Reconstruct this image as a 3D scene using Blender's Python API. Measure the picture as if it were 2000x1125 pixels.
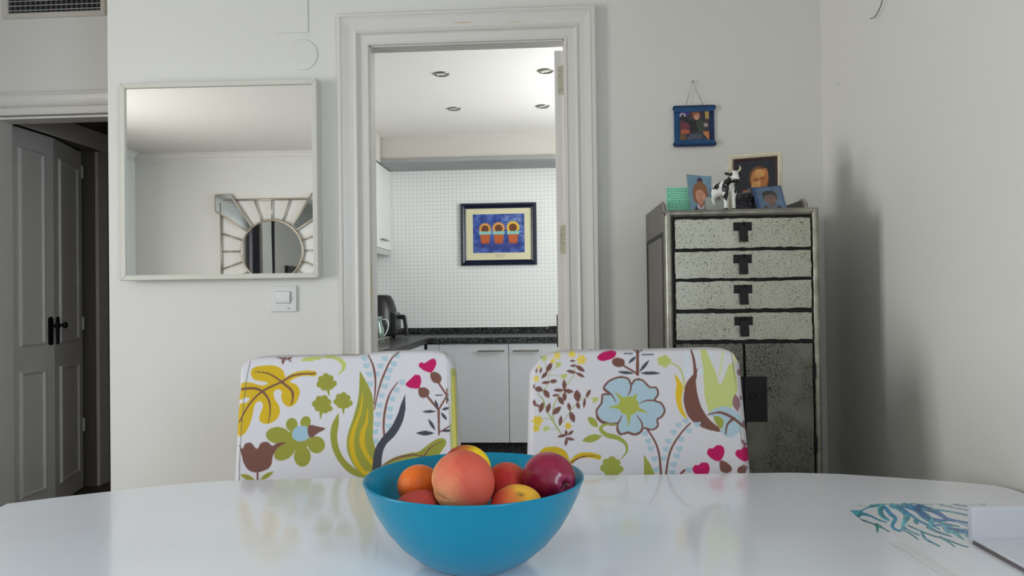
import bpy, bmesh, math, random
import numpy as np
from mathutils import Vector, Matrix
for o in list(bpy.data.objects): bpy.data.objects.remove(o)
SC = bpy.context.scene
COL = SC.collection
random.seed(7); NPR = np.random.RandomState(7)

# ---------------------------------------------------------------- camera
F_PX = 1450.0
EYE = Vector((0, 0, 1.17))
YAW, PITCH, ROLL = math.radians(3.5), 0.0105, 0.013
Fw = Vector((-math.sin(YAW)*math.cos(PITCH), math.cos(YAW)*math.cos(PITCH), math.sin(PITCH)))
R0 = Vector((math.cos(YAW), math.sin(YAW), 0))
U0 = R0.cross(Fw)
Rt = R0*math.cos(ROLL) - U0*math.sin(ROLL)
Up = U0*math.cos(ROLL) + R0*math.sin(ROLL)
cd = bpy.data.cameras.new('camera'); cam = bpy.data.objects.new('camera', cd); COL.objects.link(cam)
cd.sensor_width = 36; cd.lens = F_PX/2000*36; cd.clip_start = 0.02; cd.clip_end = 60
m3 = Matrix((Rt, Up, -Fw)).transposed()
cam.matrix_world = Matrix.Translation(EYE) @ m3.to_4x4()
SC.camera = cam

# ---------------------------------------------------------------- world, light, exposure
SC.view_settings.view_transform = 'Standard'
SC.view_settings.look = 'None'
SC.view_settings.gamma = 1
SC.view_settings.use_curve_mapping = False
SC.view_settings.exposure = 0.0
wd = bpy.data.worlds.new('daylight'); SC.world = wd; wd.use_nodes = True
wd.node_tree.nodes['Background'].inputs[0].default_value = (0.62, 0.76, 1, 1)
wd.node_tree.nodes['Background'].inputs[1].default_value = 1.0

def area(name, loc, rot, sx, sy, power, col):
    l = bpy.data.lights.new(name, 'AREA'); l.shape = 'RECTANGLE'; l.size = sx; l.size_y = sy
    l.energy = power; l.color = col
    o = bpy.data.objects.new(name, l); COL.objects.link(o); o.location = loc; o.rotation_euler = rot
    return o
H = math.pi/2
LEFT_X, REAR_Y, RIGHT_X, FRONT_Y, CEIL = -4.19, -2.2, 0.97, 2.76, 2.70
# daylight through the balcony window of the dining room (left wall), its side window (right wall, behind the viewer) and the kitchen window
area('window_daylight', (LEFT_X-0.16, 0.15, 1.30), (0, -H, 0), 2.0, 1.2, 134, (1.0, 0.99, 0.975))
area('side_window_daylight', (RIGHT_X+0.17, -0.85, 1.65), (0, H, 0), 1.1, 1.2, 80, (0.72, 0.87, 1.0))
area('kitchen_window_daylight', (1.46, 4.1, 1.65), (0, H, 0), 1.0, 1.3, 60, (0.95, 0.98, 1.0))
# added fill lamp, aimed up over the kitchen sill to brighten ceiling and tiles
area('kitchen_upward_fill', (2.5, 3.7, 0.25), (0, math.radians(135), 0), 1.6, 1.9, 300, (1.0, 0.99, 0.96))

# ---------------------------------------------------------------- helpers
def P(px, py, Y=None, Z=None, X=None):
    """photo pixel -> point on a wall plane (Y or X) or level plane (Z)"""
    d = Fw + Rt*((px-1000)/F_PX) + Up*((562.5-py)/F_PX)
    if Y is not None: t = (Y-EYE.y)/d.y
    elif X is not None: t = (X-EYE.x)/d.x
    else: t = (Z-EYE.z)/d.z
    return EYE + d*t
def proj(p):
    v = Vector(p)-EYE; k = v.dot(Fw)
    return 1000+F_PX*v.dot(Rt)/k, 562.5-F_PX*v.dot(Up)/k

def lin(c):
    c = c/255.0
    return c/12.92 if c <= 0.04045 else ((c+0.055)/1.055)**2.4
def RGB(r, g, b): return (lin(r), lin(g), lin(b), 1)

def mat(name, col, rough=0.5, metal=0.0, spec=0.5, noise=0.0, nscale=20, bump=0.0, bscale=200, coat=0.0, trans=0.0, stretch=None):
    m = bpy.data.materials.new(name); m.use_nodes = True
    nt = m.node_tree; n = nt.nodes; l = nt.links
    b = n['Principled BSDF']
    b.inputs['Base Color'].default_value = col
    b.inputs['Roughness'].default_value = rough
    b.inputs['Metallic'].default_value = metal
    b.inputs['Specular IOR Level'].default_value = spec
    b.inputs['Coat Weight'].default_value = coat
    b.inputs['Transmission Weight'].default_value = trans
    tc = n.new('ShaderNodeTexCoord'); mp = n.new('ShaderNodeMapping'); l.new(tc.outputs['Object'], mp.inputs[0])
    if stretch: mp.inputs['Scale'].default_value = stretch
    if noise:
        t = n.new('ShaderNodeTexNoise'); t.inputs['Scale'].default_value = nscale; t.inputs['Detail'].default_value = 5
        l.new(mp.outputs[0], t.inputs['Vector'])
        r = n.new('ShaderNodeMapRange'); r.inputs[1].default_value = 0.3; r.inputs[2].default_value = 0.7
        r.inputs[3].default_value = 1-noise; r.inputs[4].default_value = 1+noise
        l.new(t.outputs[0], r.inputs[0])
        x = n.new('ShaderNodeVectorMath'); x.operation = 'SCALE'; x.inputs[0].default_value = col[:3]
        l.new(r.outputs[0], x.inputs['Scale']); l.new(x.outputs[0], b.inputs['Base Color'])
    if bump:
        t = n.new('ShaderNodeTexNoise'); t.inputs['Scale'].default_value = bscale; t.inputs['Detail'].default_value = 4
        l.new(mp.outputs[0], t.inputs['Vector'])
        q = n.new('ShaderNodeBump'); q.inputs['Strength'].default_value = bump; q.inputs['Distance'].default_value = 0.002
        l.new(t.outputs[0], q.inputs['Height']); l.new(q.outputs[0], b.inputs['Normal'])
    return m

def attr_mat(name, rough=0.6, spec=0.4, bump=0.0, bscale=900, coat=0.0):
    m = mat(name, (1, 1, 1, 1), rough, 0, spec, 0, 20, bump, bscale, coat)
    n = m.node_tree.nodes; a = n.new('ShaderNodeAttribute'); a.attribute_name = 'paint'
    m.node_tree.links.new(a.outputs['Color'], n['Principled BSDF'].inputs['Base Color'])
    return m

def tag(o, label=None, cat=None, group=None, kind=None):
    if label: o['label'] = label
    if cat: o['category'] = cat
    if group: o['group'] = group
    if kind: o['kind'] = kind
    return o
def empty(name, loc=(0, 0, 0), rz=0, label=None, cat=None, group=None):
    o = bpy.data.objects.new(name, None); COL.objects.link(o); o.location = loc; o.rotation_euler = (0, 0, rz)
    o.empty_display_size = 0.05
    return tag(o, label, cat, group)
def mk(name, bm, m, parent=None, smooth=False, bevel=0, auto=None):
    me = bpy.data.meshes.new(name)
    bmesh.ops.recalc_face_normals(bm, faces=bm.faces)
    bm.to_mesh(me); bm.free()
    for k in (m if isinstance(m, (list, tuple)) else [m]): me.materials.append(k)
    o = bpy.data.objects.new(name, me); COL.objects.link(o)
    if parent: o.parent = parent
    if smooth:
        for f in me.polygons: f.use_smooth = True
    if bevel:
        b = o.modifiers.new('bevel', 'BEVEL'); b.width = bevel; b.segments = 3; b.limit_method = 'ANGLE'; b.angle_limit = 0.6
        for f in me.polygons: f.use_smooth = True
        w = o.modifiers.new('wn', 'WEIGHTED_NORMAL'); w.keep_sharp = True
    return o
def box(bm, x0, x1, y0, y1, z0, z1, mi=0):
    v = [bm.verts.new((x, y, z)) for x in (x0, x1) for y in (y0, y1) for z in (z0, z1)]
    for q in ((0, 1, 3, 2), (4, 6, 7, 5), (0, 4, 5, 1), (2, 3, 7, 6), (0, 2, 6, 4), (1, 5, 7, 3)):
        f = bm.faces.new([v[i] for i in q]); f.material_index = mi
    return v
def bx(*a):
    bm = bmesh.new(); box(bm, *a); return bm
def prism(bm, pts, axis, a, b, mi=0):
    """extrude 2D polygon; axis 'x','y','z' is the extrusion direction"""
    def q(p, t):
        return {'x': (t, p[0], p[1]), 'y': (p[0], t, p[1]), 'z': (p[0], p[1], t)}[axis]
    A = [bm.verts.new(q(p, a)) for p in pts]; B = [bm.verts.new(q(p, b)) for p in pts]
    n = len(pts); fs = [bm.faces.new(A), bm.faces.new(B[::-1])]
    for i in range(n): fs.append(bm.faces.new([A[i], B[i], B[(i+1) % n], A[(i+1) % n]]))
    for f in fs: f.material_index = mi
def lathe(bm, prof, n=48, c=(0, 0, 0), close=False):
    rings = []
    for r, z in prof:
        if r < 1e-6: rings.append([bm.verts.new((c[0], c[1], c[2]+z))])
        else: rings.append([bm.verts.new((c[0]+r*math.cos(2*math.pi*i/n), c[1]+r*math.sin(2*math.pi*i/n), c[2]+z)) for i in range(n)])
    for a, b in zip(rings, rings[1:]):
        for i in range(n):
            j = (i+1) % n
            if len(a) == 1 and len(b) == 1: continue
            if len(a) == 1: bm.faces.new([a[0], b[i], b[j]])
            elif len(b) == 1: bm.faces.new([a[i], b[0], a[j]])
            else: bm.faces.new([a[i], b[i], b[j], a[j]])
def tube(bm, pts, r, n=8, closed=False):
    pts = [Vector(p) for p in pts]; N = len(pts); rings = []
    rr = r if isinstance(r, (list, tuple)) else [r]*N
    prev = None
    for i, p in enumerate(pts):
        t = (pts[(i+1) % N]-pts[i-1]) if closed else (pts[min(i+1, N-1)]-pts[max(i-1, 0)])
        t.normalize()
        if prev is None:
            a = Vector((0, 0, 1)) if abs(t.z) < 0.9 else Vector((1, 0, 0))
            u = t.cross(a).normalized()
        else: u = (prev - t*prev.dot(t)).normalized()
        prev = u; w = t.cross(u)
        rings.append([bm.verts.new(p+(u*math.cos(2*math.pi*k/n)+w*math.sin(2*math.pi*k/n))*rr[i]) for k in range(n)])
    for i in range(N if closed else N-1):
        a, b = rings[i], rings[(i+1) % N]
        for k in range(n): bm.faces.new([a[k], a[(k+1) % n], b[(k+1) % n], b[k]])
    if not closed: bm.faces.new(rings[0][::-1]); bm.faces.new(rings[-1])
def spline(pts, n=8, closed=False):
    pts = [tuple(p) for p in pts]; N = len(pts); out = []
    for i in range(N if closed else N-1):
        g = lambda k: pts[k % N] if closed else pts[max(0, min(N-1, k))]
        p0, p1, p2, p3 = g(i-1), g(i), g(i+1), g(i+2)
        for s in range(n):
            t = s/n
            out.append(tuple(0.5*(2*b+(c-a)*t+(2*a-5*b+4*c-d)*t*t+(-a+3*b-3*c+d)*t**3) for a, b, c, d in zip(p0, p1, p2, p3)))
    if not closed: out.append(pts[-1])
    return out

class Canvas:
    """a tiny painter used to colour the vertices of printed surfaces"""
    def __init__(s, w, h, bg, sc=1.0):
        s.sc = sc; s.w = int(w*sc); s.h = int(h*sc)
        s.a = np.zeros((s.h, s.w, 3), np.float32); s.a[:] = bg
    def _box(s, x0, y0, x1, y1):
        x0 = max(0, int(x0)); y0 = max(0, int(y0)); x1 = min(s.w, int(x1)+2); y1 = min(s.h, int(y1)+2)
        if x1 <= x0 or y1 <= y0: return None
        Y, X = np.mgrid[y0:y1, x0:x1]
        return x0, y0, x1, y1, X+0.5, Y+0.5
    def _put(s, b, m, c, al=1.0):
        x0, y0, x1, y1 = b[:4]; r = s.a[y0:y1, x0:x1]
        r[m] = r[m]*(1-al)+np.array(c, np.float32)*al
    def poly(s, pts, c, smooth=False, al=1.0):
        if smooth: pts = spline(pts, 6, True)
        p = np.array(pts, float)*s.sc
        b = s._box(p[:, 0].min(), p[:, 1].min(), p[:, 0].max(), p[:, 1].max())
        if b is None: return
        X, Y = b[4], b[5]; m = np.zeros(X.shape, bool); n = len(p)
        for i in range(n):
            xa, ya = p[i]; xb, yb = p[i-1]
            if ya == yb: continue
            m ^= ((ya > Y) != (yb > Y)) & (X < (xb-xa)*(Y-ya)/(yb-ya)+xa)
        s._put(b, m, c, al)
    def blob(s, pts, c, al=1.0): s.poly(pts, c, True, al)
    def ell(s, x, y, rx, ry, c, ang=0, al=1.0):
        x, y, rx, ry = x*s.sc, y*s.sc, rx*s.sc, ry*s.sc; R = max(rx, ry)
        b = s._box(x-R, y-R, x+R, y+R)
        if b is None: return
        ca, sa = math.cos(math.radians(ang)), math.sin(math.radians(ang))
        dx, dy = b[4]-x, b[5]-y
        s._put(b, ((dx*ca+dy*sa)/rx)**2+((-dx*sa+dy*ca)/ry)**2 < 1, c, al)
    def line(s, pts, w, c, smooth=True, al=1.0):
        """w: a width or (start, middle, end) widths"""
        if smooth and len(pts) > 2: pts = spline(pts, 7)
        p = np.array(pts, float)*s.sc; n = len(p)
        if not isinstance(w, (tuple, list)): w = (w, w, w)
        for i in range(n-1):
            t0, t1 = i/(n-1), (i+1)/(n-1)
            g = lambda t: (w[0]+(w[1]-w[0])*2*t if t < .5 else w[1]+(w[2]-w[1])*(2*t-1))*s.sc/2
            r0, r1 = g(t0), g(t1); R = max(r0, r1)
            a, q = p[i], p[i+1]
            b = s._box(min(a[0], q[0])-R-1, min(a[1], q[1])-R-1, max(a[0], q[0])+R+1, max(a[1], q[1])+R+1)
            if b is None: continue
            d = q-a; L = max(1e-9, d @ d)
            t = np.clip(((b[4]-a[0])*d[0]+(b[5]-a[1])*d[1])/L, 0, 1)
            m = np.hypot(b[4]-a[0]-t*d[0], b[5]-a[1]-t*d[1]) < np.maximum(r0+(r1-r0)*t, 0.3)
            s._put(b, m, c, al)
    def leaf(s, x, y, L, W, ang, c):
        ca, sa = math.cos(math.radians(ang)), math.sin(math.radians(ang)); up, dn = [], []
        for i in range(13):
            t = i/12; h = W/2*math.sin(math.pi*t)**0.85; k = (t-.5)*L
            up.append((x+k*ca-h*sa, y+k*sa+h*ca)); dn.append((x+k*ca+h*sa, y+k*sa-h*ca))
        s.poly(up+dn[::-1][1:-1], c)
    def mottle(s, amt, cell=12):
        gh, gw = s.h//cell+3, s.w//cell+3
        g = NPR.rand(gh, gw).astype(np.float32)-.5
        ys = np.arange(s.h)/cell; xs = np.arange(s.w)/cell
        y0 = ys.astype(int); x0 = xs.astype(int); fy = (ys-y0)[:, None]; fx = (xs-x0)[None]
        v = g[y0][:, x0]*(1-fy)*(1-fx)+g[y0+1][:, x0]*fy*(1-fx)+g[y0][:, x0+1]*(1-fy)*fx+g[y0+1][:, x0+1]*fy*fx
        s.a += (v*amt)[..., None]
    def blur(s, k=1):
        for _ in range(k):
            a = s.a; p = np.pad(a, ((1, 1), (1, 1), (0, 0)), 'edge')
            s.a = (p[:-2, 1:-1]+p[2:, 1:-1]+p[1:-1, :-2]+p[1:-1, 2:]+2*a)/6
    def get(s, x, y, wrap=False):
        x = np.asarray(x)*s.sc-.5; y = np.asarray(y)*s.sc-.5
        if wrap: x = np.abs((x+s.w) % (2*s.w)-s.w); y = np.abs((y+s.h) % (2*s.h)-s.h)
        x = np.clip(x, 0, s.w-1.001); y = np.clip(y, 0, s.h-1.001)
        x0 = x.astype(int); y0 = y.astype(int); fx = (x-x0)[..., None]; fy = (y-y0)[..., None]
        a = s.a
        return a[y0, x0]*(1-fx)*(1-fy)+a[y0, np.minimum(x0+1, s.w-1)]*fx*(1-fy)+a[np.minimum(y0+1, s.h-1), x0]*(1-fx)*fy+a[np.minimum(y0+1, s.h-1), np.minimum(x0+1, s.w-1)]*fx*fy
def to_lin(c):
    c = np.clip(c/255.0, 0, 1)
    return np.where(c <= 0.04045, c/12.92, ((c+0.055)/1.055)**2.4)
def paint(me, cols):
    at = me.color_attributes.new('paint', 'FLOAT_COLOR', 'POINT')
    a = np.ones((len(me.vertices), 4), np.float32); a[:, :3] = to_lin(cols)
    at.data.foreach_set('color', a.ravel())
def raw(name, V, Fq, m, parent=None, smooth=True, cols=None):
    me = bpy.data.meshes.new(name)
    me.from_pydata([tuple(v) for v in V], [], [tuple(int(i) for i in f) for f in Fq]); me.materials.append(m)
    if smooth: me.polygons.foreach_set('use_smooth', [True]*len(me.polygons))
    if cols is not None: paint(me, cols)
    me.update()
    o = bpy.data.objects.new(name, me); COL.objects.link(o)
    if parent: o.parent = parent
    return o
def gridfaces(nu, nv, wrapu=False):
    i = np.arange(nv-1)[:, None]*nu; k = np.arange(nu if wrapu else nu-1)[None]
    k2 = (k+1) % nu
    return np.stack([i+k, i+k2, i+nu+k2, i+nu+k], -1).reshape(-1, 4)
def picture(name, c4, canvas, m, parent=None, nu=120, thick=0.0012, curl=0.0):
    """a printed sheet: c4 = corners tl,tr,br,bl in parent space; real thickness"""
    tl, tr, br, bl = [np.array(v, float) for v in c4]
    nv = max(8, int(nu*np.linalg.norm(bl-tl)/np.linalg.norm(tr-tl)))
    u, v = np.meshgrid(np.linspace(0, 1, nu), np.linspace(0, 1, nv))
    U, Vv = u[..., None], v[..., None]
    pts = tl*(1-U)*(1-Vv)+tr*U*(1-Vv)+br*U*Vv+bl*(1-U)*Vv
    nrm = np.cross(tr-tl, bl-tl); nrm /= np.linalg.norm(nrm)
    pts = pts+nrm*(curl*np.sin(np.pi*U)*(1-.5*Vv))
    cols = canvas.get(u*canvas.w/canvas.sc, v*canvas.h/canvas.sc).reshape(-1, 3)
    A = pts.reshape(-1, 3); N = len(A); B = A+nrm*thick
    Fq = gridfaces(nu, nv); F2 = Fq[:, ::-1]+N
    edge = list(range(nu))+[nu*k+nu-1 for k in range(1, nv)]+[nu*(nv-1)+k for k in range(nu-2, -1, -1)]+[nu*k for k in range(nv-2, 0, -1)]
    E = [(edge[i-1], edge[i], edge[i]+N, edge[i-1]+N) for i in range(len(edge))]
    white = np.tile([[225, 225, 220]], (N, 1))
    return raw(name, np.vstack([A, B]), list(Fq)+list(F2)+E, m, parent, True, np.vstack([cols, white]))
def frame4(bm, x0, x1, z0, z1, w, y0, y1, prof=None):
    """rectangular mitred frame in the XZ plane with inward width w; prof = [(inset, y)] from outer back to inner back"""
    prof = prof or [(0, y1), (0, y0), (w, y0), (w, y1)]
    R = []
    for d, y in prof:
        R.append([bm.verts.new(p) for p in ((x0+d, y, z0+d), (x1-d, y, z0+d), (x1-d, y, z1-d), (x0+d, y, z1-d))])
    for i in range(len(R)):
        a, b = R[i], R[(i+1) % len(R)]
        for k in range(4): bm.faces.new([a[k], a[(k+1) % 4], b[(k+1) % 4], b[k]])
def copy_tree(o, parent=None):
    c = o.copy(); COL.objects.link(c)
    if parent: c.parent = parent
    for ch in list(o.children): copy_tree(ch, c)
    return c
# ================================================================ materials of the setting
M = {}
M['wall'] = mat('wall_paint', RGB(228, 227, 222), 0.55, noise=0.012, nscale=1.3, bump=0.12, bscale=90)
M['ceil'] = mat('ceiling_paint', RGB(214, 211, 204), 0.8, bump=0.1, bscale=60)
M['trim'] = mat('trim_gloss_paint', RGB(224, 221, 216), 0.32, noise=0.02, nscale=6, bump=0.15, bscale=40)
M['hall'] = mat('hall_door_paint', RGB(226, 221, 214), 0.5)
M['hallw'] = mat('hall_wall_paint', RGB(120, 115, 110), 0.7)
M['floor'] = mat('floor_tile', RGB(84, 68, 54), 0.35, noise=0.12, nscale=5)
M['kitw'] = mat('kitchen_white', RGB(226, 228, 224), 0.3)
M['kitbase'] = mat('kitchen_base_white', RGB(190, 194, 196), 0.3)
M['steel'] = mat('brushed_steel', RGB(150, 148, 142), 0.3, 0.9)
M['black'] = mat('black_plastic', RGB(26, 26, 28), 0.35)
M['iron'] = mat('black_iron', RGB(20, 19, 20), 0.5, 0.3)
M['mirror'] = mat('mirror_silver', (0.90, 0.90, 0.88, 1), 0.012, 1.0)
M['plate'] = mat('white_plastic', RGB(228, 228, 226), 0.3)
def glassy(name, tint=(1, 1, 1, 1), refl=0.1):
    m = bpy.data.materials.new(name); m.use_nodes = True; nt = m.node_tree; n = nt.nodes; n.clear()
    o = n.new('ShaderNodeOutputMaterial'); t = n.new('ShaderNodeBsdfTransparent'); g = n.new('ShaderNodeBsdfGlossy'); x = n.new('ShaderNodeMixShader')
    t.inputs[0].default_value = tint; g.inputs['Roughness'].default_value = 0.03; x.inputs[0].default_value = refl
    nt.links.new(t.outputs[0], x.inputs[1]); nt.links.new(g.outputs[0], x.inputs[2]); nt.links.new(x.outputs[0], o.inputs[0])
    return m
M['glass'] = glassy('window_glass')
M['acrylic'] = glassy('acrylic_glass', (0.80, 0.84, 0.88, 1), 0.12)
def tile_mat():
    m = mat('white_mosaic_tile', RGB(225, 228, 226), 0.22); n = m.node_tree.nodes; l = m.node_tree.links
    b = n['Principled BSDF']; tc = n['Texture Coordinate']; sp = n.new('ShaderNodeSeparateXYZ'); l.new(tc.outputs['Object'], sp.inputs[0])
    outs = []
    for ax, off in (('X', 0.013), ('Z', 0.005)):
        a = n.new('ShaderNodeMath'); a.operation = 'ADD'; a.inputs[1].default_value = 10+off; l.new(sp.outputs[ax], a.inputs[0])
        d = n.new('ShaderNodeMath'); d.operation = 'DIVIDE'; d.inputs[1].default_value = 0.0322; l.new(a.outputs[0], d.inputs[0])
        f = n.new('ShaderNodeMath'); f.operation = 'FRACT'; l.new(d.outputs[0], f.inputs[0])
        p = n.new('ShaderNodeMath'); p.operation = 'PINGPONG'; p.inputs[1].default_value = 0.5; l.new(f.outputs[0], p.inputs[0]); outs.append(p)
    mn = n.new('ShaderNodeMath'); mn.operation = 'MINIMUM'; l.new(outs[0].outputs[0], mn.inputs[0]); l.new(outs[1].outputs[0], mn.inputs[1])
    r = n.new('ShaderNodeMapRange'); r.inputs[1].default_value = 0.02; r.inputs[2].default_value = 0.07; l.new(mn.outputs[0], r.inputs[0])
    x = n.new('ShaderNodeMix'); x.data_type = 'RGBA'; x.inputs[6].default_value = RGB(208, 211, 209); x.inputs[7].default_value = RGB(240, 242, 239)
    l.new(r.outputs[0], x.inputs[0]); l.new(x.outputs[2], b.inputs['Base Color'])
    q = n.new('ShaderNodeBump'); q.inputs['Strength'].default_value = 0.1; q.inputs['Distance'].default_value = 0.001; l.new(r.outputs[0], q.inputs['Height']); l.new(q.outputs[0], b.inputs['Normal'])
    return m
M['tile'] = tile_mat()
def granite():
    m = mat('black_granite', RGB(30, 30, 32), 0.4, 0, .25); n = m.node_tree.nodes; l = m.node_tree.links
    v = n.new('ShaderNodeTexNoise'); v.inputs['Scale'].default_value = 110; v.inputs['Detail'].default_value = 3; l.new(n['Texture Coordinate'].outputs['Object'], v.inputs['Vector'])
    r = n.new('ShaderNodeValToRGB'); e = r.color_ramp.elements
    e[0].position = 0.5; e[0].color = RGB(20, 20, 22); e[1].position = 0.74; e[1].color = RGB(120, 122, 124)
    l.new(v.outputs[0], r.inputs[0]); l.new(r.outputs[0], n['Principled BSDF'].inputs['Base Color'])
    return m
M['granite'] = granite()

def S(name, bm, m, parent=None, bevel=0, smooth=False):
    o = mk(name, bm, m, parent, smooth, bevel)
    if not parent: o['kind'] = 'structure'
    return o

# ================================================================ the room shell
DOOR_L, DOOR_R, DOOR_T = -0.697, 0.037, 2.12      # kitchen doorway
WT = 0.065
LEFT_END = P(213, 500, Y=FRONT_Y).x               # left end of the mirror wall
REC_Y = 3.54                                      # recessed wall with the hall doorway
HD_L, HD_R = -2.80, -1.80
bm = bmesh.new()
box(bm, LEFT_END, DOOR_L, FRONT_Y, FRONT_Y+WT, 0, CEIL)
box(bm, DOOR_R, RIGHT_X, FRONT_Y, FRONT_Y+WT, 0, CEIL)
box(bm, DOOR_L, DOOR_R, FRONT_Y, FRONT_Y+WT, DOOR_T, CEIL)
box(bm, LEFT_END, LEFT_END+0.09, FRONT_Y+WT, REC_Y+WT, 0, CEIL)
S('wall_front', bm, M['wall'])
W2 = (-1.5, -0.2, 1.05, 2.25)   # window in the right wall, behind the viewer
bm = bmesh.new(); rx0, rx1 = RIGHT_X, RIGHT_X+.12
box(bm, rx0, rx1, REAR_Y-.12, W2[0], 0, CEIL); box(bm, rx0, rx1, W2[1], FRONT_Y+WT, 0, CEIL); box(bm, rx0, rx1, W2[0], W2[1], 0, W2[2]); box(bm, rx0, rx1, W2[0], W2[1], W2[3], CEIL)
S('wall_right', bm, M['wall'])
S('wall_back', bx(LEFT_X-.12, RIGHT_X, REAR_Y-.12, REAR_Y, 0, CEIL), M['wall'])
W1 = (-0.48, 0.78, 0.25, 2.25)
bm = bmesh.new()
box(bm, LEFT_X-.12, LEFT_X, REAR_Y, W1[0], 0, CEIL); box(bm, LEFT_X-.12, LEFT_X, W1[1], REC_Y+WT, 0, CEIL)
box(bm, LEFT_X-.12, LEFT_X, W1[0], W1[1], 0, W1[2]); box(bm, LEFT_X-.12, LEFT_X, W1[0], W1[1], W1[3], CEIL)
S('wall_left', bm, M['wall'])
bm = bmesh.new()
box(bm, LEFT_X, HD_L, REC_Y, REC_Y+WT, 0, CEIL); box(bm, HD_R, LEFT_END, REC_Y, REC_Y+WT, 0, CEIL)
box(bm, HD_L, HD_R, REC_Y, REC_Y+WT, 2.10, CEIL)
S('wall_front_left', bm, M['wall'])
S('ceiling', bx(LEFT_X-.12, RIGHT_X+.12, REAR_Y-.2, REC_Y+WT, CEIL, CEIL+.1), M['ceil'])
S('floor', bx(LEFT_X-.12, 1.7, REAR_Y-.2, 6.5, -.1, 0), M['floor'])
# crown moulding along rear and left walls
def crown(name, pts, axis, a, b):
    bm = bmesh.new(); prism(bm, pts, axis, a, b); S(name, bm, M['trim'])
cp = [(0, -.085), (.012, -.085), (.016, -.06), (.035, -.05), (.055, -.02), (.07, -.014), (.07, 0), (0, 0)]
crown('trim_1', [(REAR_Y+a, CEIL+b) for a, b in cp], 'x', LEFT_X, RIGHT_X)
crown('trim_2', [(LEFT_X+a, CEIL+b) for a, b in cp], 'y', REAR_Y+.07, REC_Y)
# windows (out of frame, seen only in the mirrors)
def win(name, axis, fixed, a0, a1, z0, z1, n=2):
    w = empty(name, (0, 0, 0)); w['kind'] = 'structure'
    fr = bmesh.new()
    def bb(p0, p1, q0, q1):
        if axis == 'x': box(fr, fixed-.06, fixed-.01, p0, p1, q0, q1)
        else: box(fr, p0, p1, fixed-.06, fixed-.01, q0, q1)
    t = .05
    bb(a0, a1, z0, z0+t); bb(a0, a1, z1-t, z1); bb(a0, a0+t, z0+t, z1-t); bb(a1-t, a1, z0+t, z1-t)
    for k in range(1, n): c = a0+(a1-a0)*k/n; bb(c-.03, c+.03, z0+t, z1-t)
    mk('window_frame', fr, M['trim'], w)
    g = bmesh.new()
    if axis == 'x': box(g, fixed-.037, fixed-.033, a0+t, a1-t, z0+t, z1-t)
    else: box(g, a0+t, a1-t, fixed-.037, fixed-.033, z0+t, z1-t)
    mk('pane', g, M['glass'], w)
win('window_1', 'x', LEFT_X, *W1)
win('window_2', 'x', RIGHT_X+.12, *W2)

# door casings: profile swept round three sides with mitres
def casing(name, xl, xr, zt, y, prof, m=None, parent=None):
    """prof: [(distance outward from opening edge, y offset toward room)]"""
    bm = bmesh.new(); R = []
    for d, h in prof:
        R.append([bm.verts.new(p) for p in ((xl-d, y-h, 0), (xl-d, y-h, zt+d), (xr+d, y-h, zt+d), (xr+d, y-h, 0))])
    for a, b in zip(R, R[1:]):
        for k in range(3): bm.faces.new([a[k], a[k+1], b[k+1], b[k]])
    for k in (0, 3): bm.faces.new([r[k] for r in R])
    return S(name, bm, m or M['trim'], parent)
CP = [(0, 0), (0, .012), (.003, .015), (.008, .015), (.010, .012), (.036, .013), (.040, .017), (.043, .024), (.047, .026), (.050, .023), (.058, .021),
      (.072, .022), (.088, .027), (.096, .030), (.099, .027), (.102, .027), (.104, .031), (.113, .031), (.117, .027), (.118, 0)]
def worn_trim():
    m = mat('worn_casing_paint', RGB(224, 221, 216), 0.32, bump=0.15, bscale=40); n = m.node_tree.nodes; l = m.node_tree.links
    prev = None
    for c, s, col in ((P(905, 43.5, Y=FRONT_Y-.025), (30, 30, 420), RGB(206, 186, 134)), (P(1010, 42.5, Y=FRONT_Y-.025), (22, 30, 500), RGB(208, 200, 176)), (P(1104, 505, Y=FRONT_Y-.01), (260, 30, 10), RGB(212, 200, 160)), (P(725, 560, Y=FRONT_Y-.01), (300, 30, 7), RGB(214, 204, 172))):
        a = n.new('ShaderNodeVectorMath'); a.operation = 'SUBTRACT'; a.inputs[1].default_value = c; l.new(n['Texture Coordinate'].outputs['Object'], a.inputs[0])
        b = n.new('ShaderNodeVectorMath'); b.operation = 'MULTIPLY'; b.inputs[1].default_value = s; l.new(a.outputs[0], b.inputs[0])
        d = n.new('ShaderNodeVectorMath'); d.operation = 'LENGTH'; l.new(b.outputs[0], d.inputs[0])
        t = n.new('ShaderNodeTexNoise'); t.inputs['Scale'].default_value = 60; l.new(n['Texture Coordinate'].outputs['Object'], t.inputs['Vector'])
        e = n.new('ShaderNodeMath'); e.operation = 'ADD'; l.new(d.outputs['Value'], e.inputs[0]); l.new(t.outputs[0], e.inputs[1])
        r = n.new('ShaderNodeMapRange'); r.inputs[1].default_value = 1.15; r.inputs[2].default_value = 1.7; l.new(e.outputs[0], r.inputs[0])
        x = n.new('ShaderNodeMix'); x.data_type = 'RGBA'; x.inputs[6].default_value = col; x.inputs[7].default_value = RGB(224, 221, 216)
        if prev: l.new(prev, x.inputs[7])
        l.new(r.outputs[0], x.inputs[0]); prev = x.outputs[2]
    l.new(prev, n['Principled BSDF'].inputs['Base Color']); return m
casing('trim_3', DOOR_L, DOOR_R, DOOR_T, FRONT_Y, CP, worn_trim())
casing('trim_4', HD_L, HD_R, 2.10, REC_Y, [(a*.95, b) for a, b in CP])
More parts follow.
